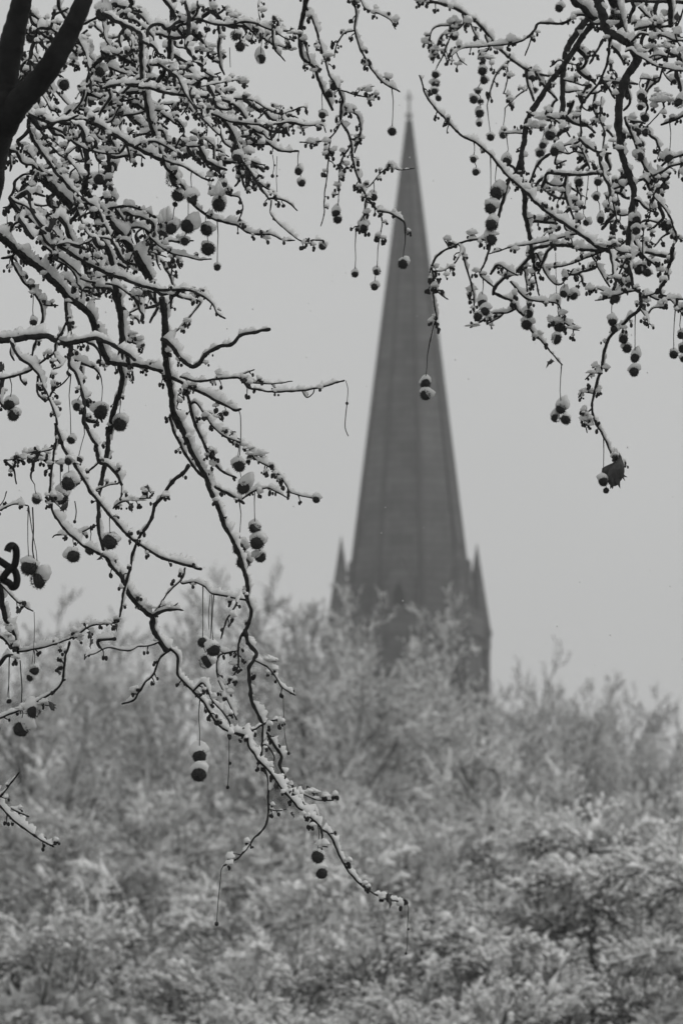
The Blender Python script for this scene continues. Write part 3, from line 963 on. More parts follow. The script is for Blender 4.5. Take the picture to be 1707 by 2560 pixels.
# seed balls: crop, x, y, radius (crop px), snow amount
BALLS_L = [
 ('A',670,95,45,1.3),('A',210,245,40,1.2),('A',655,470,35,1.4),('A',420,555,38,.4),('A',725,1090,45,.5),('A',645,1170,37,.3),('A',728,1305,33,1.6),
 ('A',1130,1175,45,1),('A',1165,1275,45,.3),('A',1255,1295,38,1.4),('A',1430,1340,46,1.9),('A',1230,1475,48,1.3),('A',1350,1500,45,.9),('A',1120,1495,40,1.7),
 ('A',1055,1548,45,1.8),('A',1460,1215,30,1.2),('D',50,190,35,.5),
 ('D',1205,270,33,.6),('D',1360,320,45,.8),('D',1420,440,25,.9),('D',220,800,25,2.0),('D',65,1340,42,1.5),('D',90,1405,40,1.3),('D',505,1350,30,1),
 ('D',660,1385,50,1.1),('D',785,1465,48,1.1),
 ('E',450,545,48,1.4),('E',400,640,50,1.0),('E',465,262,28,1.2),('E',515,395,28,1.2),('E',450,400,28,.4),('E',240,650,32,1.4),('E',190,1097,53,1.0),
 ('E',250,1182,52,.9),('E',720,925,55,1.1),('E',480,1020,45,.9),('E',590,980,35,.9),
 ('F',515,432,42,1.5),('F',545,575,45,1.6),('F',620,840,38,1.6),('F',520,970,45,.9),('F',545,1060,48,.6),('F',635,935,48,1.0),('F',655,1025,40,.8),
 ('F',430,88,20,.3),('F',1020,650,24,1.2),
 ('K',985,230,33,1.2),('K',950,285,31,.4),('K',935,195,26,1.0),('K',920,720,33,1.5),('K',918,805,36,1.1),('K',155,515,33,1.3),('K',100,593,38,1.0),
 ('K',1465,1185,30,1.1),('K',1482,1260,28,.3),('K',160,325,24,1.5),('K',140,357,18,.2),
 ('B',525,305,33,.5),('B',660,385,33,2.0),('B',490,235,33,.6),('B',505,1035,35,.8),('B',540,1130,36,.7),('B',905,1120,25,1.6),('B',925,1195,25,1.2),
 ('B',1135,565,28,1.2),('B',1100,615,25,.5),('B',1060,752,26,1.4),('B',1150,1395,28,1.7),('B',1160,1435,29,.3),('B',1515,860,28,1.9),('B',1395,1290,25,1.0),
 ('B',1330,1500,25,1.2),('B',765,1285,14,.5),('B',806,1345,13,0),('B',100,1335,18,0),
 ('S',806,616,10,1.2),('S',887,686,9,2.2),('S',942,680,9,1.8),('S',936,717,10,1.6),('S',1007,660,13,2.0),('S',909,568,9,1.4),
 ('V',110,2130,32,.3),
]
BALLS_R = [
 ('R',195,415,22,.8),('R',195,465,24,.3),('R',190,505,20,.4),('R',212,545,17,1.2),('R',300,205,22,1.2),('R',455,395,25,1),('R',465,445,23,.4),('R',430,505,20,.5),
 ('R',407,552,24,.6),('R',445,565,18,.5),('R',440,630,24,1.4),('R',437,688,17,1.6),('R',500,762,20,1.6),('R',570,750,22,.8),('R',405,885,20,1.5),('R',418,955,20,1.4),
 ('R',730,435,22,1),('R',740,500,22,.4),('R',830,750,30,1.8),('R',775,850,25,.8),('R',855,840,28,1.5),('R',790,805,22,1.2),('R',590,895,30,1.6),
 ('R',535,1070,38,1.5),('R',500,1155,35,.6),('R',505,1245,36,1.8),('R',500,1330,34,1.7),('R',880,45,24,1.8),('R',990,1012,24,1.3),('R',1095,1010,22,1),
 ('R',1085,1095,20,1.9),('R',1030,1235,20,1.8),('R',1335,535,22,1.5),('R',1330,595,18,1.5),('R',1355,655,24,.8),('R',1310,735,28,1.2),('R',1360,735,25,.6),
 ('R',1330,800,25,1.2),('R',1325,870,28,.8),('R',1545,570,30,1.3),('R',1490,880,28,1.8),('R',1470,1250,30,1),('R',1305,1225,30,1),('R',1305,1280,24,.8),
 ('R',1375,1375,22,1.5),('R',1320,1498,27,1.2),('R',1365,1510,27,1.3),('R',1110,1220,22,2.0),
 ('H',710,520,28,1.6),('H',700,580,30,.5),('H',455,465,28,1.6),('H',470,505,28,1.2),('H',430,535,26,.4),('H',880,595,32,1.9),('H',865,660,30,.7),
 ('H',1190,435,28,.5),('H',1175,565,25,2.0),('H',1185,605,24,.3),('H',1235,660,26,1.6),('H',1255,712,26,.4),('H',1300,765,28,1.7),('H',1295,840,30,1.2),
 ('H',140,910,30,1.9),('H',140,970,30,.3),('H',890,1047,30,2.2),('H',860,1098,25,2.2),('H',915,1108,28,1.8),('H',905,410,22,1.6),('H',960,420,25,1.2),
 ('H',1515,745,27,1),('H',1555,640,22,1.8),('H',1565,715,25,.8),('H',1568,770,20,.4),('H',1125,1450,26,1.0),('H',1140,1500,18,0),
]
# bare hanging strings with tiny knobs: crop, width, points, knob radii at the end and middle
STRINGS = [
 ('G',4,'690,310 693,420 700,540 720,635',9,7), ('G',5,'388,530 387,690 380,825',10,10), ('G',5,'357,1264 344,1285 338,1350 325,1480 318,1590',12,0),
 ('G',4,'1378,1476 1390,1495 1385,1600 1385,1690 1377,1755',7,8), ('V',8,'405,1080 410,1280 400,1500 380,1700',0,0), ('V',8,'110,1660 112,1850 90,2080',0,0),
 ('V',14,'240,1650 250,1800 262,2000 245,2290',0,0), ('Q',6,'1455,632 1472,700 1465,810',12,0), ('Q',8,'1465,815 1455,900 1450,1000 1475,1068',0,0),
 ('Q',8,'612,862 630,900 634,1060 625,1220',0,0), ('B',5,'735,1010 745,1080 735,1150',12,8), ('B',4,'765,1020 760,1150 765,1260',0,8), ('B',4,'380,900 382,1040 380,1170',0,0),
 ('B',4,'775,750 780,840 772,915',10,0), ('F',5,'330,1270 318,1400 322,1500',0,0), ('F',5,'340,1270 338,1400 330,1560',0,0), ('B',5,'455,310 460,440',0,0),
 ('R',5,'1045,930 1035,1050 1020,1150',10,6), ('H',4,'860,180 865,400 875,520',0,0), ('B',4,'240,150 238,280',0,0), ('B',4,'325,160 290,265',0,0),
 ('E',10,'215,700 220,850 215,980 240,1100',0,0), ('E',8,'490,660 500,730 490,795',11,0),
]
LEAVES = [  # crop, x, y, size, rotation of the tip direction (deg, 0 = down, + to the right), tree
 ('H',1200,1375,170,2,'R'), ('H',1185,1385,120,-20,'R'), ('G',1278,1455,90,5,'L'), ('E',965,590,70,35,'L'), ('E',850,700,60,10,'L'), ('E',440,690,75,-25,'L'), ('V',265,1070,90,-45,'L'),
 ('V',1060,1350,110,10,'L'), ('V',1380,1260,100,5,'L'), ('V',1060,1450,110,0,'L'), ('V',560,2190,120,45,'L'), ('V',690,1790,60,30,'L'), ('E',670,1040,70,-60,'L'),
 ('E',190,720,40,-5,'L'), ('D',600,600,60,0,'L'), ('D',570,960,50,10,'L'), ('G',660,800,60,0,'L'), ('G',735,980,40,20,'L'), ('H',845,800,60,-40,'R'),
 ('Z',30,850,110,-10,'L'), ('X',640,1260,80,0,'L'), ('X',990,890,90,10,'L'), ('Y',500,790,110,5,'L'), ('B',570,910,70,-20,'L'), ('Z',1290,650,60,0,'L'),
 ('D',20,1090,60,-10,'L'), ('N',1480,200,120,10,'R'), ('H',1340,500,40,30,'R'),
]
FILL_L = [(0,0),(535,0),(680,55),(690,120),(560,120),(550,210),(690,260),(770,300),(760,340),(690,350),(650,480),(590,480),(560,440),(520,420),(480,400),(400,390),(300,420),(270,480),
          (300,520),(400,540),(480,590),(500,640),(430,610),(470,700),(550,760),(480,770),(420,780),(390,820),(300,800),(240,780),(150,720),(70,660),(0,680)]
FILL_L2 = [(0,700),(180,760),(390,800),(400,900),(540,1010),(620,1080),(600,1120),(520,1090),(470,1030),(300,1040),(200,1080),(160,1150),(180,1290),(90,1260),(0,1180)]
FILL_R = [(1480,0),(1707,0),(1707,800),(1620,740),(1500,740),(1420,780),(1340,750),(1300,700),(1230,720),(1180,760),(1190,690),(1290,650),(1290,520),(1260,420),(1320,330),(1370,230),(1430,140)]


def inside(poly, x, y):
    c = False
    j = len(poly) - 1
    for i in range(len(poly)):
        xi, yi = poly[i]
        xj, yj = poly[j]
        if (yi > y) != (yj > y) and x < (xj - xi) * (y - yi) / (yj - yi) + xi:
            c = not c
        j = i
    return c


def catmull(C, step):
    """C: rows of control values, first two columns are pixels; returns rows resampled about every `step` pixels"""
    C = np.asarray(C, float)
    E = np.vstack([2 * C[0] - C[1], C, 2 * C[-1] - C[-2]])
    rows = []
    for i in range(1, len(E) - 2):
        p0, p1, p2, p3 = E[i - 1:i + 3]
        n = max(1, int(round(np.hypot(*(p2 - p1)[:2]) / step)))
        for t in np.arange(n) / n:
            rows.append(.5 * (2 * p1 + (p2 - p0) * t + (2 * p0 - 5 * p1 + 4 * p2 - p3) * t * t + (3 * p1 - p0 - 3 * p2 + p3) * t ** 3))
    rows.append(C[-1])
    return np.array(rows)


def smooth_noise(n, wl, rng):
    m = int(n / wl) + 4
    v = rng.uniform(-1, 1, m)
    x = np.arange(n) / wl + rng.random()
    i = x.astype(int)
    f = x - i
    f = f * f * (3 - 2 * f)
    return v[i] * (1 - f) + v[i + 1] * f


WIND = np.array([0.45, 0.38, 1.0])
WIND /= np.linalg.norm(WIND)
SS = 10
SANG = np.arange(SS) * 2 * math.pi / SS


def snow_strip(mb, P, R, step_px, px, rng, amount=1.0, gap=0.08):
    """a crusty ridge of snow lying on the upper, windward side of a branch"""
    n = len(P)
    if n < 4:
        return
    T = np.gradient(P, axis=0)
    T /= np.linalg.norm(T, axis=1)[:, None] + 1e-12
    Uv = WIND - T * (T @ WIND)[:, None]
    m = np.linalg.norm(Uv, axis=1)
    Uv /= m[:, None] + 1e-9
    Sd = np.cross(T, Uv)
    g = smooth_noise(n, 26 / step_px, rng) * .6 + smooth_noise(n, 9 / step_px, rng) * .4
    gate = np.clip((g + m * 1.25 - 0.45 - gap) * 3.0, 0, 1)
    h = (6.6 * px + 1.05 * R) * (0.25 + 0.9 * m) * amount * (1 + .32 * smooth_noise(n, 7 / step_px, rng) + .62 * smooth_noise(n, 26 / step_px, rng))
    h = np.clip(h, 0, None) * gate
    if R[-1] < 3.2 * px:      # bare dark tips
        h = h * np.clip((n - 1 - np.arange(n)) * step_px / 14 - .35, 0, 1)
    i = 0
    while i < n:
        if h[i] < 1.0 * px:
            i += 1
            continue
        j = i
        while j < n and h[j] >= 1.0 * px:
            j += 1
        if j - i >= 3:
            s = slice(i, j)
            k = j - i
            tp = np.clip(np.minimum(np.arange(k), np.arange(k)[::-1]) / max(1.5, 3 / step_px), 0, 1) ** .6
            hh, RR = h[s] * (0.25 + .75 * tp), R[s]
            nz = 1 + .30 * rng.uniform(-1, 1, (k, SS)) * np.minimum(1, hh / (3 * px))[:, None] + .30 * smooth_noise(k, 2.6, rng)[:, None]
            c, sn = np.cos(SANG)[None, :], np.sin(SANG)[None, :]
            up = np.where(c > 0, (RR * .55 + hh)[:, None] * np.maximum(c, 0) ** .8, -(RR * .25)[:, None] * -c)
            up = np.where(c > 0, up * nz, (RR * .35)[:, None] * c)
            side = (RR * .86 + .14 * hh + .5 * px)[:, None] * sn * (1 + .14 * rng.uniform(-1, 1, (k, SS)))
            sc = (0.3 + .7 * tp)[:, None]
            V = P[s][:, None, :] + Uv[s][:, None, :] * (RR[:, None] * .62 + up * sc)[..., None] + Sd[s][:, None, :] * (side * sc)[..., None]
            F = []
            for a in range(k - 1):
                for b in range(SS):
                    b2 = (b + 1) % SS
                    F.append([a * SS + b, a * SS + b2, (a + 1) * SS + b2, (a + 1) * SS + b])
            F.append(list(range(SS)))
            F.append([(k - 1) * SS + b for b in range(SS - 1, -1, -1)])
            mb.add(V.reshape(-1, 3), F)
        i = j


def snow_blob(mb, c, rx, rz, rng):
    V = MID_V.copy()
    n = 1 + .25 * lump_noise(V, rng, 5, 3.4) + .06 * rng.uniform(-1, 1, len(V))
    V = V * n[:, None]
    V[:, 2] = np.where(V[:, 2] < 0, V[:, 2] * .45, V[:, 2])
    a = rng.uniform(0, 6.28)
    ca, sa = math.cos(a), math.sin(a)
    x, y = V[:, 0] * rx * rng.uniform(.85, 1.25), V[:, 1] * rx * .85
    V = np.stack([x * ca - y * sa, x * sa + y * ca, V[:, 2] * rz], 1)
    mb.add(V + c, MID_F)


class PlaneTree:
    def __init__(self, name, label, base, seed, default_depth):
        self.root = empty(name, base)
        self.base = np.array(base)
        tag(self.root, label, 'tree', 'plane trees in front')
        self.S = np.zeros((0, 4))       # samples px, py, depth offset, radius px
        self.rng = np.random.default_rng(seed)
        self.dd = default_depth
        self.count = 0
        self.rest = (MB(), MB(), MB())     # the small branches past the first 290, as one part

    def child(self, mb, name, mat, parent=None, smooth=True):
        if parent is None:
            return mb.build(name, mat, self.root, smooth, origin=None) if False else self._c(mb, name, mat, self.root, smooth)
        return self._c(mb, name, mat, parent, smooth)

    def _c(self, mb, name, mat, parent, smooth):
        mb.v = [v - self.base for v in mb.v]
        return mb.build(name, mat, parent, smooth)

    def branch(self, pl, r0, r1, spur, z0, fill=False, snow=1.0):
        rng = self.rng
        pl = list(pl)
        # join the branch to what it grows from
        x, y = pl[0]
        zz = None
        if z0 is None and len(self.S):
            dd = np.hypot(self.S[:, 0] - x, self.S[:, 1] - y)
            i = int(dd.argmin())
            zz = self.S[i, 2]
            if 6 < dd[i] < 60:
                pl.insert(0, (self.S[i, 0], self.S[i, 1]))
        if zz is None:
            zz = self.dd + (z0 or 0.0)
        # off-frame continuation for limbs cut by the picture edge
        n = len(pl)
        zend = zz + rng.uniform(-.22, .22) * min(1.0, sum(math.dist(a, b) for a, b in zip(pl, pl[1:])) / 250)
        C = [(p[0], p[1], zz + (zend - zz) * i / max(1, n - 1), r0 + (r1 - r0) * i / max(1, n - 1)) for i, p in enumerate(pl)]
        step = 3.2 if not fill else 4.2
        S = catmull(C, step)
        m = len(S)
        wob = min(1.3, .25 * max(r0, r1) + .5)
        S[:, 0] += smooth_noise(m, 5, rng) * wob
        S[:, 1] += smooth_noise(m, 5, rng) * wob
        rad = np.maximum(S[:, 3], .9) * (1 + .10 * smooth_noise(m, 4, rng) + .06 * smooth_noise(m, 1.5, rng))
        # swollen nodes
        for q in np.arange(rng.uniform(3, 9), m, rng.uniform(8, 13)):
            rad *= 1 + .28 * np.exp(-((np.arange(m) - q) / 1.3) ** 2) * min(1, 4 / max(rad.mean(), 1))
        rad[-1] *= .75
        d = FOCUS + S[:, 2]
        P = place(S[:, 0], S[:, 1], d)
        px = K * d
        wood, snowm, buds = MB(), MB(), MB()
        sides = 8 if r0 > 4 else 6
        tube(wood, P, rad * px, sides, jitter=1 + .07 * rng.uniform(-1, 1, (m, sides)))
        self.S = np.vstack([self.S, np.column_stack([S[:, 0], S[:, 1], S[:, 2], rad])])
        snow_strip(snowm, P, rad * px, step, px.mean(), rng, snow)
        # spurs: short side twigs with buds and withered flower heads, capped with snow
        L = m * step
        k = int(L / 31 * spur + rng.random())
        T2 = np.gradient(S[:, :2], axis=0)
        for _ in range(k):
            i = int(rng.uniform(.04, 1.0) * (m - 1))
            t = T2[i] / (np.hypot(*T2[i]) + 1e-9)
            sgn = rng.choice([-1, 1])
            an = math.radians(rng.uniform(35, 80)) * sgn
            v = np.array([t[0] * math.cos(an) - t[1] * math.sin(an), t[0] * math.sin(an) + t[1] * math.cos(an)])
            ln = rng.uniform(5, 17)
            p0 = np.array([S[i, 0], S[i, 1], S[i, 2]])
            dz = rng.uniform(-.012, .012)
            hang = rng.random() < .62
            q1 = p0 + np.array([v[0] * ln * .6, v[1] * ln * .6, dz * .6])
            q2 = p0 + np.array([v[0] * ln, v[1] * ln + (ln * .35 if hang else -1), dz])
            W3 = place(*np.array([p0, q1, q2]).T[:2], FOCUS + np.array([p0[2], q1[2], q2[2]]))
            pxl = K * (FOCUS + p0[2])
            tube(wood, W3, np.array([1.9, 1.5, 1.1]) * pxl, 5)
            tip = W3[-1]
            nb = rng.integers(1, 3) if rng.random() < .5 else rng.integers(3, 6)
            for b in range(nb):
                rr = rng.uniform(2.6, 4.9) * pxl
                off = np.array([rng.normal(0, 3.4), rng.normal(0, 3.0), -rng.uniform(-1, 9) if nb > 2 else rng.uniform(-3, 1)]) * pxl
                sc = np.array([1, 1, rng.uniform(1, 1.5)])
                c = tip + off
                buds.add(SMALL_V * rr * sc + c, SMALL_F)
                if nb > 2:
                    tube(wood, np.array([tip, (tip + c) / 2 + np.array([rng.normal(0, 1), 0, 0]) * pxl, c]), np.array([.8, .7, .6]) * pxl, 3, cap=False)
            if rng.random() < .62 * snow:
                s = rng.uniform(5.0, 11.5) * pxl * (1.15 if nb > 2 else .85)
                snow_blob(snowm, (W3[1] * .35 + tip * .65) + np.array([.15, 0, .55]) * s, s, s * rng.uniform(.7, 1.15), rng)
        self.count += 1
        if self.count > 290:
            for src, dst in zip((wood, snowm, buds), self.rest):
                if not src.empty():
                    dst.add(np.concatenate(src.v), src.f)
            return None
        o = self.child(wood, 'branch', M['bark'])
        if not snowm.empty():
            so = self.child(snowm, 'snow', M['snow'], o)
            so['kind'] = 'stuff'
        if not buds.empty():
            bo = self.child(buds, 'buds', M['bud'], o)
            bo['kind'] = 'stuff'
        return o

    def finish(self):
        w, s, u = self.rest
        if w.empty():
            return
        o = self.child(w, 'small_branches', M['bark'])
        o['kind'] = 'stuff'
        for m_, nm, mat in ((s, 'snow', M['snow']), (u, 'buds', M['bud'])):
            if not m_.empty():
                self.child(m_, nm, mat, o)['kind'] = 'stuff'

    def attach_point(self, x, y, r, balls):
        """what a hanging ball hangs from: the nearest twig (or ball) above it"""
        best = None
        S = self.S
        dy = y - r - S[:, 1]
        dx = np.abs(S[:, 0] - x)
        ok = (dy > -2) & (dy < 170) & (dx < 4 + .35 * np.maximum(dy, 6))
        if ok.any():
            cost = np.where(ok, dy + 3 * dx, 1e9)
            i = int(cost.argmin())
            best = (cost[i], S[i, 0], S[i, 1], S[i, 2])
        for (bx, by, bz, br) in balls:
            ddy, ddx = y - by, abs(bx - x)
            if 0 < ddy < 75 and ddx < 14 and (best is None or ddy + ddx < best[0]):
                best = (ddy + ddx, bx, by, bz)
        if best is None:
            dd = np.hypot(S[:, 0] - x, S[:, 1] - y)
            i = int(dd.argmin())
            return S[i, 0], S[i, 1], S[i, 2]
        return best[1:]


def ball_mesh(seed):
    rng = np.random.default_rng(seed)
    mb = MB()
    V = BIG_V * (1 + .05 * rng.uniform(-1, 1, len(BIG_V)) + .05 * lump_noise(BIG_V, rng, 5, 2.4))[:, None] * .93
    if seed >= 4:      # partly shed balls
        cut = rng.normal(size=3)
        cut /= np.linalg.norm(cut)
        V = V - np.clip((V @ cut) - .35, 0, 1)[:, None] * cut * .9
    mb.add(V, BIG_F)
    for _ in range(340):
        n = rng.normal(size=3)
        n /= np.linalg.norm(n)
        a = np.cross(n, rng.normal(size=3))
        a /= np.linalg.norm(a)
        b = np.cross(n, a)
        tip = n * rng.uniform(1.05, 1.3) + rng.normal(0, .035, 3)
        w = .035
        mb.add([n * .9 + a * w, n * .9 - a * w * .5 + b * w * .87, n * .9 - a * w * .5 - b * w * .87, tip], [[0, 1, 3], [1, 2, 3], [2, 0, 3]])
    return mb.mesh('seed_ball', M['ball'], smooth=False)


def cap_mesh(seed, height):
    """snow cap for a unit ball: a lumpy mound sitting on its top, a little behind"""
    rng = np.random.default_rng(seed)
    V = BIG_V * (1 + .11 * lump_noise(BIG_V, rng, 6, 2.8) + .06 * lump_noise(BIG_V, rng, 6, 7) + rng.uniform(-.02, .02, len(BIG_V)))[:, None]
    top = .42 + .62 * height
    z = np.where(V[:, 2] > 0, V[:, 2] * top, V[:, 2] * .85)
    nar = 1 - .30 * np.clip(z - .45, 0, 1.2)
    W = np.stack([V[:, 0] * 1.13 * nar + .12 * z * rng.normal(0, 1), V[:, 1] * .92 * nar + .42, z + .62], 1)
    mb = MB()
    mb.add(W, BIG_F)
    return mb.mesh('snow_cap', M['snow'])


BALLM = [ball_mesh(s) for s in range(7)]
CAPM = {h: [cap_mesh(100 + 7 * s + int(h * 10), h) for s in range(4)] for h in (.2, .5, .8, 1.1, 1.5)}


def leaf_mesh(seed):
    """withered, folded plane leaf: five pointed lobes, curled, with thickness"""
    rng = np.random.default_rng(seed)
    out_ = [(0, 0), (.18, -.06), (.42, -.02), (.30, -.26), (.50, -.50), (.24, -.50), (.16, -.70), (0, -1.0), (-.14, -.72), (-.25, -.52), (-.46, -.55), (-.30, -.28), (-.44, -.05), (-.18, -.06)]
    P = []
    for x, z in out_:
        x2, z2 = x * rng.uniform(.8, 1.1), z * rng.uniform(.92, 1.08)
        P.append((x2 * .46 + .06 * math.sin(z2 * 7 + seed * 2), abs(x2) * .75 + .14 * math.sin(z2 * 6 + seed), z2 * (1 - .12 * abs(x2))))
    mid = [(0, .02 * math.sin(seed + i), z) for i, z in enumerate((-.15, -.35, -.6))]
    n = len(P)
    V = P + mid
    F = [[0, 1, n], [1, 2, n], [2, 3, n], [3, n + 1, n], [3, 4, n + 1], [4, 5, n + 1], [5, n + 2, n + 1], [5, 6, n + 2], [6, 7, n + 2], [7, 8, n + 2], [8, 9, n + 2],
         [9, n + 1, n + 2], [9, 10, n + 1], [10, 11, n + 1], [11, n, n + 1], [11, 12, n], [12, 13, n], [13, 0, n]]
    V2 = [(x, y + .035, z) for x, y, z in V]
    N_ = len(V)
    F2 = F + [[a + N_, c + N_, b + N_] for a, b, c in F] + [[i, (i + 1) % n, (i + 1) % n + N_, i + N_] for i in range(n)]
    mb = MB()
    mb.add(V + V2, F2)
    return mb.mesh('leaf', M['leaf'], smooth=False)


def crumpled_leaf(seed):
    """dead leaf rolled up on itself: a lumpy drooping roll with ragged pointed tips"""
    rng = np.random.default_rng(seed)
    V = BIG_V.copy()
    t = (1 - V[:, 2]) / 2
    wide = .05 + .20 * np.sin(t ** 1.3 * math.pi * .93)
    f = 1 + .22 * lump_noise(V, rng, 6, 4) + .12 * rng.uniform(-1, 1, len(V))
    W = np.stack([V[:, 0] * wide * f + .10 * np.sin(t * 4 + seed), V[:, 1] * wide * f * .8, -t * 1.0 + .05 * lump_noise(V, rng, 4, 6)], 1)
    mb = MB()
    mb.add(W, BIG_F)
    for x, z, dx, dz in ((.14, -.68, .26, -.06), (.08, -.85, .08, -.22), (-.08, -.85, -.10, -.20), (.16, -.60, .16, -.26)):
        mb.add([(x - .10, -.08, z + .06), (x + .08, -.1, z + .08), (x, .10, z), (x + dx, -.02, z + dz)], [[0, 1, 3], [1, 2, 3], [2, 0, 3], [0, 2, 1]])
    return mb.mesh('leaf', M['leaf'], smooth=False)


LEAFM = [crumpled_leaf(1), crumpled_leaf(2)] + [leaf_mesh(s) for s in range(3)]


def off_frame_wood(tree, trunk_px, side, d0):
    """trunk beside the frame and the limbs above it that carry what hangs into the picture"""
    rng = tree.rng
    D = FOCUS + d0
    bx = float(place(trunk_px, 1280, D)[0])
    zt = float(place(trunk_px, -700, D)[2])
    mb = MB()
    zz = np.linspace(0, zt + 2.5, 40)
    P = np.column_stack([bx + .06 * np.sin(zz * 1.1), float(place(0, 900, D)[1]) + .05 * np.cos(zz * .9), zz])
    tube(mb, P, .17 - .10 * zz / zz.max(), 14, jitter=1 + .04 * rng.uniform(-1, 1, (40, 14)))
    tree.child(mb, 'trunk', M['limb'])
    return P


Lroot = place(-760, 900, FOCUS + .6)
TL = PlaneTree('plane_tree', 'plane tree at left with snowy branches, round seed balls and a dark forked limb', (float(Lroot[0]), float(Lroot[1]), 0), 1, 0.0)
Rroot = place(2500, 900, FOCUS + 1.0)
TR = PlaneTree('plane_tree', 'plane tree at right, snowy seed-ball branches hanging down beside the spire', (float(Rroot[0]), float(Rroot[1]), 0), 2, 1.1)
off_frame_wood(TL, -760, -1, .6)
off_frame_wood(TR, 2500, 1, 1.0)


def limb(tree, P, R, name='limb', jit=.05, snow=.6):
    rng = tree.rng
    C = np.column_stack([np.array(P, float), np.array(R, float)])
    S = catmull(C, 9)
    d = FOCUS + S[:, 2]
    W3 = place(S[:, 0], S[:, 1], d)
    mb = MB()
    tube(mb, W3, S[:, 3] * K * d, 16, jitter=1 + jit * rng.uniform(-1, 1, (len(S), 1)) * np.ones((1, 16)))
    o = tree.child(mb, name, M['limb'])
    if snow > 0:
        sm = MB()
        snow_strip(sm, W3, S[:, 3] * K * d, 9, (K * d).mean(), rng, snow, .1)
        if not sm.empty():
            so = tree.child(sm, 'snow', M['snow'], o)
            so['kind'] = 'stuff'
    return o


# the dark fork in the top left corner stands nearer than the twigs
limb(TL, [(-760, 1250, .6), (-420, 980, -.2), (-160, 700, -.8), (-52, 500, -1.2), (-30, 400, -1.3), (2, 300, -1.4), (12, 215, -1.4), (30, 110, -1.4), (56, 0, -1.4), (95, -160, -1.4), (120, -420, -1.3)],
     [70, 62, 55, 50, 46, 40, 33, 31, 25, 23, 20], snow=0)
limb(TL, [(0, 330, -1.38), (40, 265, -1.42), (110, 188, -1.45), (164, 100, -1.45), (210, 0, -1.45), (262, -150, -1.4), (300, -420, -1.3)], [37, 34, 30, 27, 22.5, 20, 18], snow=0)
# limbs above the frame
limb(TL, [(-760, -100, .6), (-300, -260, .4), (200, -330, .3), (700, -330, .6), (1050, -300, 1.1)], [60, 48, 38, 28, 16])
limb(TL, [(-760, 700, .6), (-420, 520, .4), (-160, 430, .1), (-57, 550, .0)], [44, 34, 24, 11])
limb(TL, [(-760, 1000, .6), (-400, 900, .3), (-46, 846, -.1)], [36, 26, 8])
limb(TL, [(-760, 1500, .6), (-400, 1380, .3), (-100, 1400, .1), (-13, 1436, .1)], [36, 26, 16, 9])
limb(TL, [(-760, 2100, .6), (-400, 1900, .3), (-150, 1900, .1), (-43, 1977, .05)], [28, 18, 9, 4.4])
limb(TR, [(2500, -150, 1.0), (2050, -300, 1.0), (1600, -330, 1.0), (1300, -280, 1.5), (1040, -120, 1.9)], [60, 50, 40, 24, 12])
limb(TR, [(2500, 600, 1.0), (2100, 500, .9), (1740, 397, 1.0)], [36, 24, 4])
limb(TR, [(1560, -330, 1.0), (1500, -150, 1.0), (1480, -40, 1.0)], [26, 18, 12.5], snow=.6)
limb(TR, [(1700, -330, 1.0), (1600, -180, .9), (1527, -29, .9)], [26, 17, 11], snow=.6)


def up_to_limb(pl, side):
    """continue a branch that the top edge of the picture cuts off to the limb above"""
    x, y = pl[0]
    if y < 0:
        x2 = x + (-60 if side < 0 else 50)
        return [(x2, -325), ((x + x2) / 2, -150)] + pl
    return pl


for cr, w0, w1, sp, z, s in LEFT:
    k = CROPS[cr][2]
    TL.branch(up_to_limb(pts(cr, s), -1), w0 * k / 2, w1 * k / 2, sp, z)
for cr, w0, w1, sp, z, s in RIGHT:
    k = CROPS[cr][2]
    TR.branch(up_to_limb(pts(cr, s), 1), w0 * k / 2, w1 * k / 2, sp, z)


def fill(tree, poly, n, lens, seed, heading, back=(-.1, .7)):
    rng = np.random.default_rng(seed)
    base = tree.S.copy()
    ok = np.array([inside(poly, a, b) for a, b in base[:, :2]])
    base = base[ok]
    # even out over the area
    for _ in range(n):
        xs = [p[0] for p in poly]
        ys = [p[1] for p in poly]
        for _try in range(50):
            x, y = rng.uniform(min(xs), max(xs)), rng.uniform(min(ys), max(ys))
            if inside(poly, x, y):
                break
        i = int(np.hypot(base[:, 0] - x, base[:, 1] - y).argmin())
        x, y, z = base[i, :3]
        th = math.radians(heading + rng.normal(0, 55))
        pl = [(x, y)]
        for s_ in range(int(rng.uniform(*lens) / 14)):
            th += rng.normal(0, .38) + .10 * math.sin(math.radians(heading) - th)
            x, y = x + 14 * math.cos(th), y + 14 * math.sin(th)
            if not inside(poly, x, y):
                break
            pl.append((x, y))
        if len(pl) < 3:
            continue
        r = rng.uniform(2.4, 6.0)
        zs = z + rng.uniform(*back)
        tree.branch(pl, r, r * .55, 1.4, zs - tree.dd, fill=True, snow=.85)


fill(TL, FILL_L, 245, (40, 170), 91, 35)
fill(TL, FILL_L, 70, (50, 190), 95, 30, (.6, 2.2))
fill(TL, FILL_L2, 26, (40, 110), 92, 60)
fill(TR, FILL_R, 100, (40, 110), 93, 100)


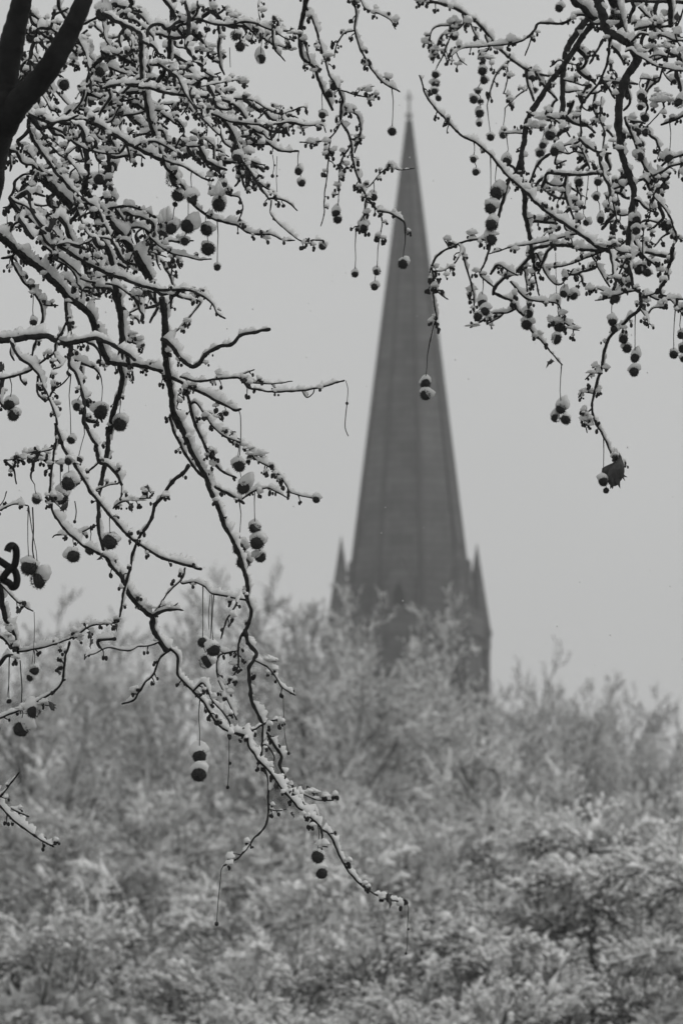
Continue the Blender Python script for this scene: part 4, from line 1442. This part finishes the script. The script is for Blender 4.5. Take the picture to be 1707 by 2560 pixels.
def hang_balls(tree, data, seed):
    rng = np.random.default_rng(seed)
    done = []
    items = []
    for cr, x, y, r, amt in data:
        ox, oy, k = CROPS[cr]
        items.append((ox + x * k, oy + y * k, r * k, amt))
    items.sort(key=lambda t: t[1])
    for x, y, r, amt in items:
        ax, ay, az = tree.attach_point(x, y, r, done)
        z = az + rng.uniform(-.02, .02)
        d = FOCUS + z
        c = place(x, y, d) - tree.base
        s = r * K * d
        b = bpy.data.objects.new('seed_ball', BALLM[rng.integers(7)])
        COL.objects.link(b)
        b.parent = tree.root
        b.location = Vector(c)
        b.rotation_euler = (rng.uniform(0, 6), rng.uniform(0, 6), rng.uniform(0, 6))
        b.scale = (s * rng.uniform(.9, 1.06), s * rng.uniform(.9, 1.06), s * rng.uniform(.88, 1.04))
        done.append((x, y, z, r))
        # stalk from the twig to the ball; kept in the tree's own space
        a3 = place(ax, ay, FOCUS + az) - tree.base
        if y - ay > r * .7 or abs(x - ax) > r:
            mb = MB()
            top = c + np.array([0, 0, s * .9])
            bow = np.array([rng.normal(0, 2.6), rng.normal(0, 2), 0]) * K * d
            bow2 = bow * .5 + np.array([rng.normal(0, 1.5), 0, 0]) * K * d
            tube(mb, np.array([a3, a3 * .66 + top * .34 + bow, a3 * .33 + top * .67 + bow2, top, c]), np.array([1.7, 1.15, 1.0, 1.25, 1.0]) * K * d, 5)
            mb.build('stalk', M['stalk'], tree.root)
        if amt > 0.1:
            hs = min(CAPM, key=lambda h: abs(h - amt * .85))
            cp = bpy.data.objects.new('snow_cap', CAPM[hs][rng.integers(4)])
            COL.objects.link(cp)
            cp.parent = tree.root
            cp.location = Vector(c)
            lean = rng.normal(.12, .26)
            cp.rotation_euler = (rng.uniform(-.12, .05), lean, rng.uniform(-.5, .5))
            q = s * rng.uniform(.98, 1.14)
            cp.scale = (q * rng.uniform(.85, 1.14), q, q * rng.uniform(.75, 1.3))


hang_balls(TL, BALLS_L, 7)
hang_balls(TR, BALLS_R, 8)
for cr, w, s, k1, k2 in STRINGS:
    tree = TR if cr in 'RH' else TL
    k = CROPS[cr][2]
    P2 = pts(cr, s)
    dd = np.hypot(tree.S[:, 0] - P2[0][0], tree.S[:, 1] - P2[0][1])
    z = tree.S[int(dd.argmin()), 2]
    S = catmull(P2, 8)
    W3 = place(S[:, 0], S[:, 1], FOCUS + z)
    px = K * (FOCUS + z)
    mb = MB()
    tube(mb, W3, np.full(len(S), max(w * k / 2, .8) * px), 5)
    if k1:
        mb.add(MID_V * np.array([1, 1, 1.15]) * k1 * k * px + W3[-1], MID_F)
    if k2:
        mb.add(SMALL_V * k2 * k * px + W3[len(S) // 2] + np.array([k2 * k * .5 * px, 0, 0]), SMALL_F)
    tree.child(mb, 'hanging_stalk', M['stalk'])
rl = random.Random(4)
for i, (cr, x, y, size, ang, tr) in enumerate(LEAVES):
    tree = TR if tr == 'R' else TL
    ox, oy, k = CROPS[cr]
    X_, Y_ = ox + x * k, oy + (y - size * .45) * k
    dd = np.hypot(tree.S[:, 0] - X_, tree.S[:, 1] - Y_)
    z = tree.S[int(dd.argmin()), 2] - .012
    o = bpy.data.objects.new('leaf', LEAFM[i % 5])
    COL.objects.link(o)
    o.parent = tree.root
    o.location = Vector(place(X_, Y_, FOCUS + z) - tree.base)
    sc = size * k * K * (FOCUS + z) * 1.1
    o.scale = (sc, sc, sc)
    o.rotation_euler = (rl.uniform(-.25, .25), -math.radians(ang), rl.uniform(-.7, .7))
# extra heaps of snow where twigs fork
HEAPS = [('E',960,1345,70,26,'L'),('E',1130,1345,40,22,'L'),('E',880,640,70,28,'L'),('E',965,575,38,40,'L'),('F',640,330,62,44,'L'),('F',585,300,40,30,'L'),('F',345,100,40,36,'L'),
         ('V',1250,1190,90,55,'L'),('V',900,1330,90,60,'L'),('V',100,1210,50,50,'L'),('V',90,1330,46,40,'L'),('V',300,2180,110,70,'L'),('V',530,2140,80,50,'L'),
         ('X',990,40,60,80,'L'),('X',850,400,70,90,'L'),('X',720,600,50,60,'L'),('X',1100,350,70,34,'L'),('X',560,200,50,50,'L'),('X',440,260,40,100,'L'),('X',330,290,50,60,'L'),
         ('A',1060,395,75,36,'L'),('A',1130,930,60,60,'L'),('A',690,960,70,40,'L'),('A',1090,1400,62,90,'L'),('A',1420,1230,55,80,'L'),('A',1260,490,70,28,'L'),('A',1380,290,60,30,'L'),
         ('B',290,310,60,34,'L'),('B',490,80,38,44,'L'),('B',770,120,32,26,'L'),('B',880,200,46,34,'L'),('B',850,310,44,30,'L'),('B',1150,520,42,34,'L'),('B',1330,1440,36,60,'L'),
         ('D',1230,570,50,22,'L'),('D',1060,1100,80,26,'L'),('D',900,600,46,44,'L'),('D',850,860,48,40,'L'),('G',840,840,60,26,'L'),('G',620,100,36,30,'L'),('G',910,1130,38,40,'L'),
         ('H',400,575,40,18,'R'),('H',600,290,50,30,'R'),('H',870,545,46,44,'R'),('H',1192,1285,26,52,'R'),('H',1218,1325,20,44,'R'),
         ('H',960,590,40,24,'R'),('H',1060,840,30,20,'R'),('H',1030,940,36,22,'R'),('R',300,105,40,36,'R'),('R',480,310,40,24,'R'),('R',790,640,48,34,'R'),
         ('R',750,1040,40,30,'R'),('R',860,1040,46,26,'R'),('R',1450,540,70,40,'R'),('R',1150,1340,70,36,'R'),('R',820,1200,60,24,'R'),('R',730,680,40,44,'R'),('N',1180,560,110,90,'R'),('N',1250,700,80,70,'R'),
         ('G',1275,1425,15,20,'L'),('N',1290,1200,130,70,'R'),('N',1340,560,70,80,'R')]
for cr, x, y, rx, rz, tr in HEAPS:
    tree = TR if tr == 'R' else TL
    rng = tree.rng
    ox, oy, k = CROPS[cr]
    X_, Y_ = ox + x * k, oy + y * k
    rx, rz = rx * k, rz * k
    foot = Y_ + .55 * rz
    i = int(np.hypot(tree.S[:, 0] - X_, tree.S[:, 1] - foot).argmin())
    z = tree.S[i, 2]
    gapd = math.hypot(tree.S[i, 0] - X_, tree.S[i, 1] - foot)
    if gapd > 9:      # a twig that carries the heap
        sx_, sy_ = tree.S[i, 0], tree.S[i, 1]
        end = (X_ + (.8 * rx if X_ > sx_ else -.8 * rx), foot + 3)
        tree.branch([(sx_, sy_), ((sx_ + X_) / 2, (sy_ + foot) / 2 - 4), (X_, foot), end], 2.6, 1.4, 2.0, z - tree.dd)
    mb = MB()
    px = K * (FOCUS + z)
    nl = 7
    for q in range(nl):
        u = (q + .5) / nl * 2 - 1
        V = MID_V * (1 + .12 * lump_noise(MID_V, rng, 6, 3) + .07 * rng.uniform(-1, 1, len(MID_V)))[:, None]
        hgt = rz * (1 - .55 * u * u) * rng.uniform(.6, 1.05)
        c0 = place(X_ + u * rx * .85, foot - hgt * .35 + rng.normal(0, 1.5), FOCUS + z + rng.normal(0, .004))
        V = V * np.array([rx * rng.uniform(.24, .40) + 2, rx * rng.uniform(.25, .4) + 3, hgt * .75]) * px
        V[:, 2] = np.where(V[:, 2] < 0, V[:, 2] * .5, V[:, 2])
        mb.add(V + c0, MID_F)
    tree.child(mb, 'snow_heap', M['snow'])['kind'] = 'stuff'

TL.finish()
TR.finish()

# curled iron scroll at the left edge
SCROLL = pts('V', '-330,300 -160,390 0,480 90,540 150,570 190,620 205,700 190,770 150,790 110,740 40,700 60,650 110,590 170,540 195,440 190,340 150,300 110,320 90,370')
S = catmull(SCROLL, 2.5)
zc = np.linspace(-1.7, -1.75, len(S))
W3 = place(S[:, 0], S[:, 1], FOCUS + zc)
mb = MB()
T = np.gradient(W3, axis=0)
T /= np.linalg.norm(T, axis=1)[:, None]
A_ = np.cross(T, np.array([0, 1.0, 0]))
A_ /= np.linalg.norm(A_, axis=1)[:, None]
wv = np.full(len(S), 7.8) * K * FOCUS
V = np.stack([W3 + A_ * wv[:, None] * a + np.array([0, .006 * b, 0]) for a, b in ((-.9, -1), (.9, -1), (1, 0), (.9, 1), (-.9, 1), (-1, 0))], 1)
n = len(S)
F = [[i * 6 + j, i * 6 + (j + 1) % 6, (i + 1) * 6 + (j + 1) % 6, (i + 1) * 6 + j] for i in range(n - 1) for j in range(6)] + [[0, 1, 2, 3, 4, 5], [(n - 1) * 6 + j for j in range(5, -1, -1)]]
mb.add(V.reshape(-1, 3), F)
sc_o = mb.build('iron_scroll', M['iron'])
tag(sc_o, 'small black curled iron scroll beside the two large seed balls at left edge', 'scroll')

# ---------------------------------------------------------------- falling snow and haze
rngs = np.random.default_rng(77)
N = 260
d = 9.5 + 9 * rngs.random(N)
P = place(rngs.uniform(-150, 1860, N), rngs.uniform(-100, 2660, N), d)
oc = np.array([(1, 0, 0), (-1, 0, 0), (0, 1, 0), (0, -1, 0), (0, 0, 1.4), (0, 0, -1.4)])
of = [[0, 2, 4], [2, 1, 4], [1, 3, 4], [3, 0, 4], [2, 0, 5], [1, 2, 5], [3, 1, 5], [0, 3, 5]]
mb = MB()
for p in P:
    mb.add(p + oc * rngs.uniform(.0008, .0017), of)
fs = mb.build('falling_snow', M['snow'])
tag(fs, 'tiny flakes of falling snow drifting through the air', 'snow', kind='stuff')

hz = MB()
box(hz, -2400, 2400, -100, 2400, -1, 72)
ho = hz.build('haze', None, smooth=False) if False else None
me = bpy.data.meshes.new('haze')
me.from_pydata(np.concatenate(hz.v).tolist(), [], hz.f)
hm = bpy.data.materials.new('haze')
hm.use_nodes = True
hm.node_tree.nodes.clear()
ho_ = hm.node_tree.nodes.new('ShaderNodeOutputMaterial')
pv = hm.node_tree.nodes.new('ShaderNodeVolumePrincipled')
pv.inputs['Color'].default_value = (0.97, 0.97, 0.97, 1)
pv.inputs['Density'].default_value = 0.0005
hm.node_tree.links.new(pv.outputs[0], ho_.inputs['Volume'])
me.materials.append(hm)
haze = bpy.data.objects.new('haze', me)
COL.objects.link(haze)
tag(haze, 'thin pale winter haze filling the air', 'haze', kind='stuff')
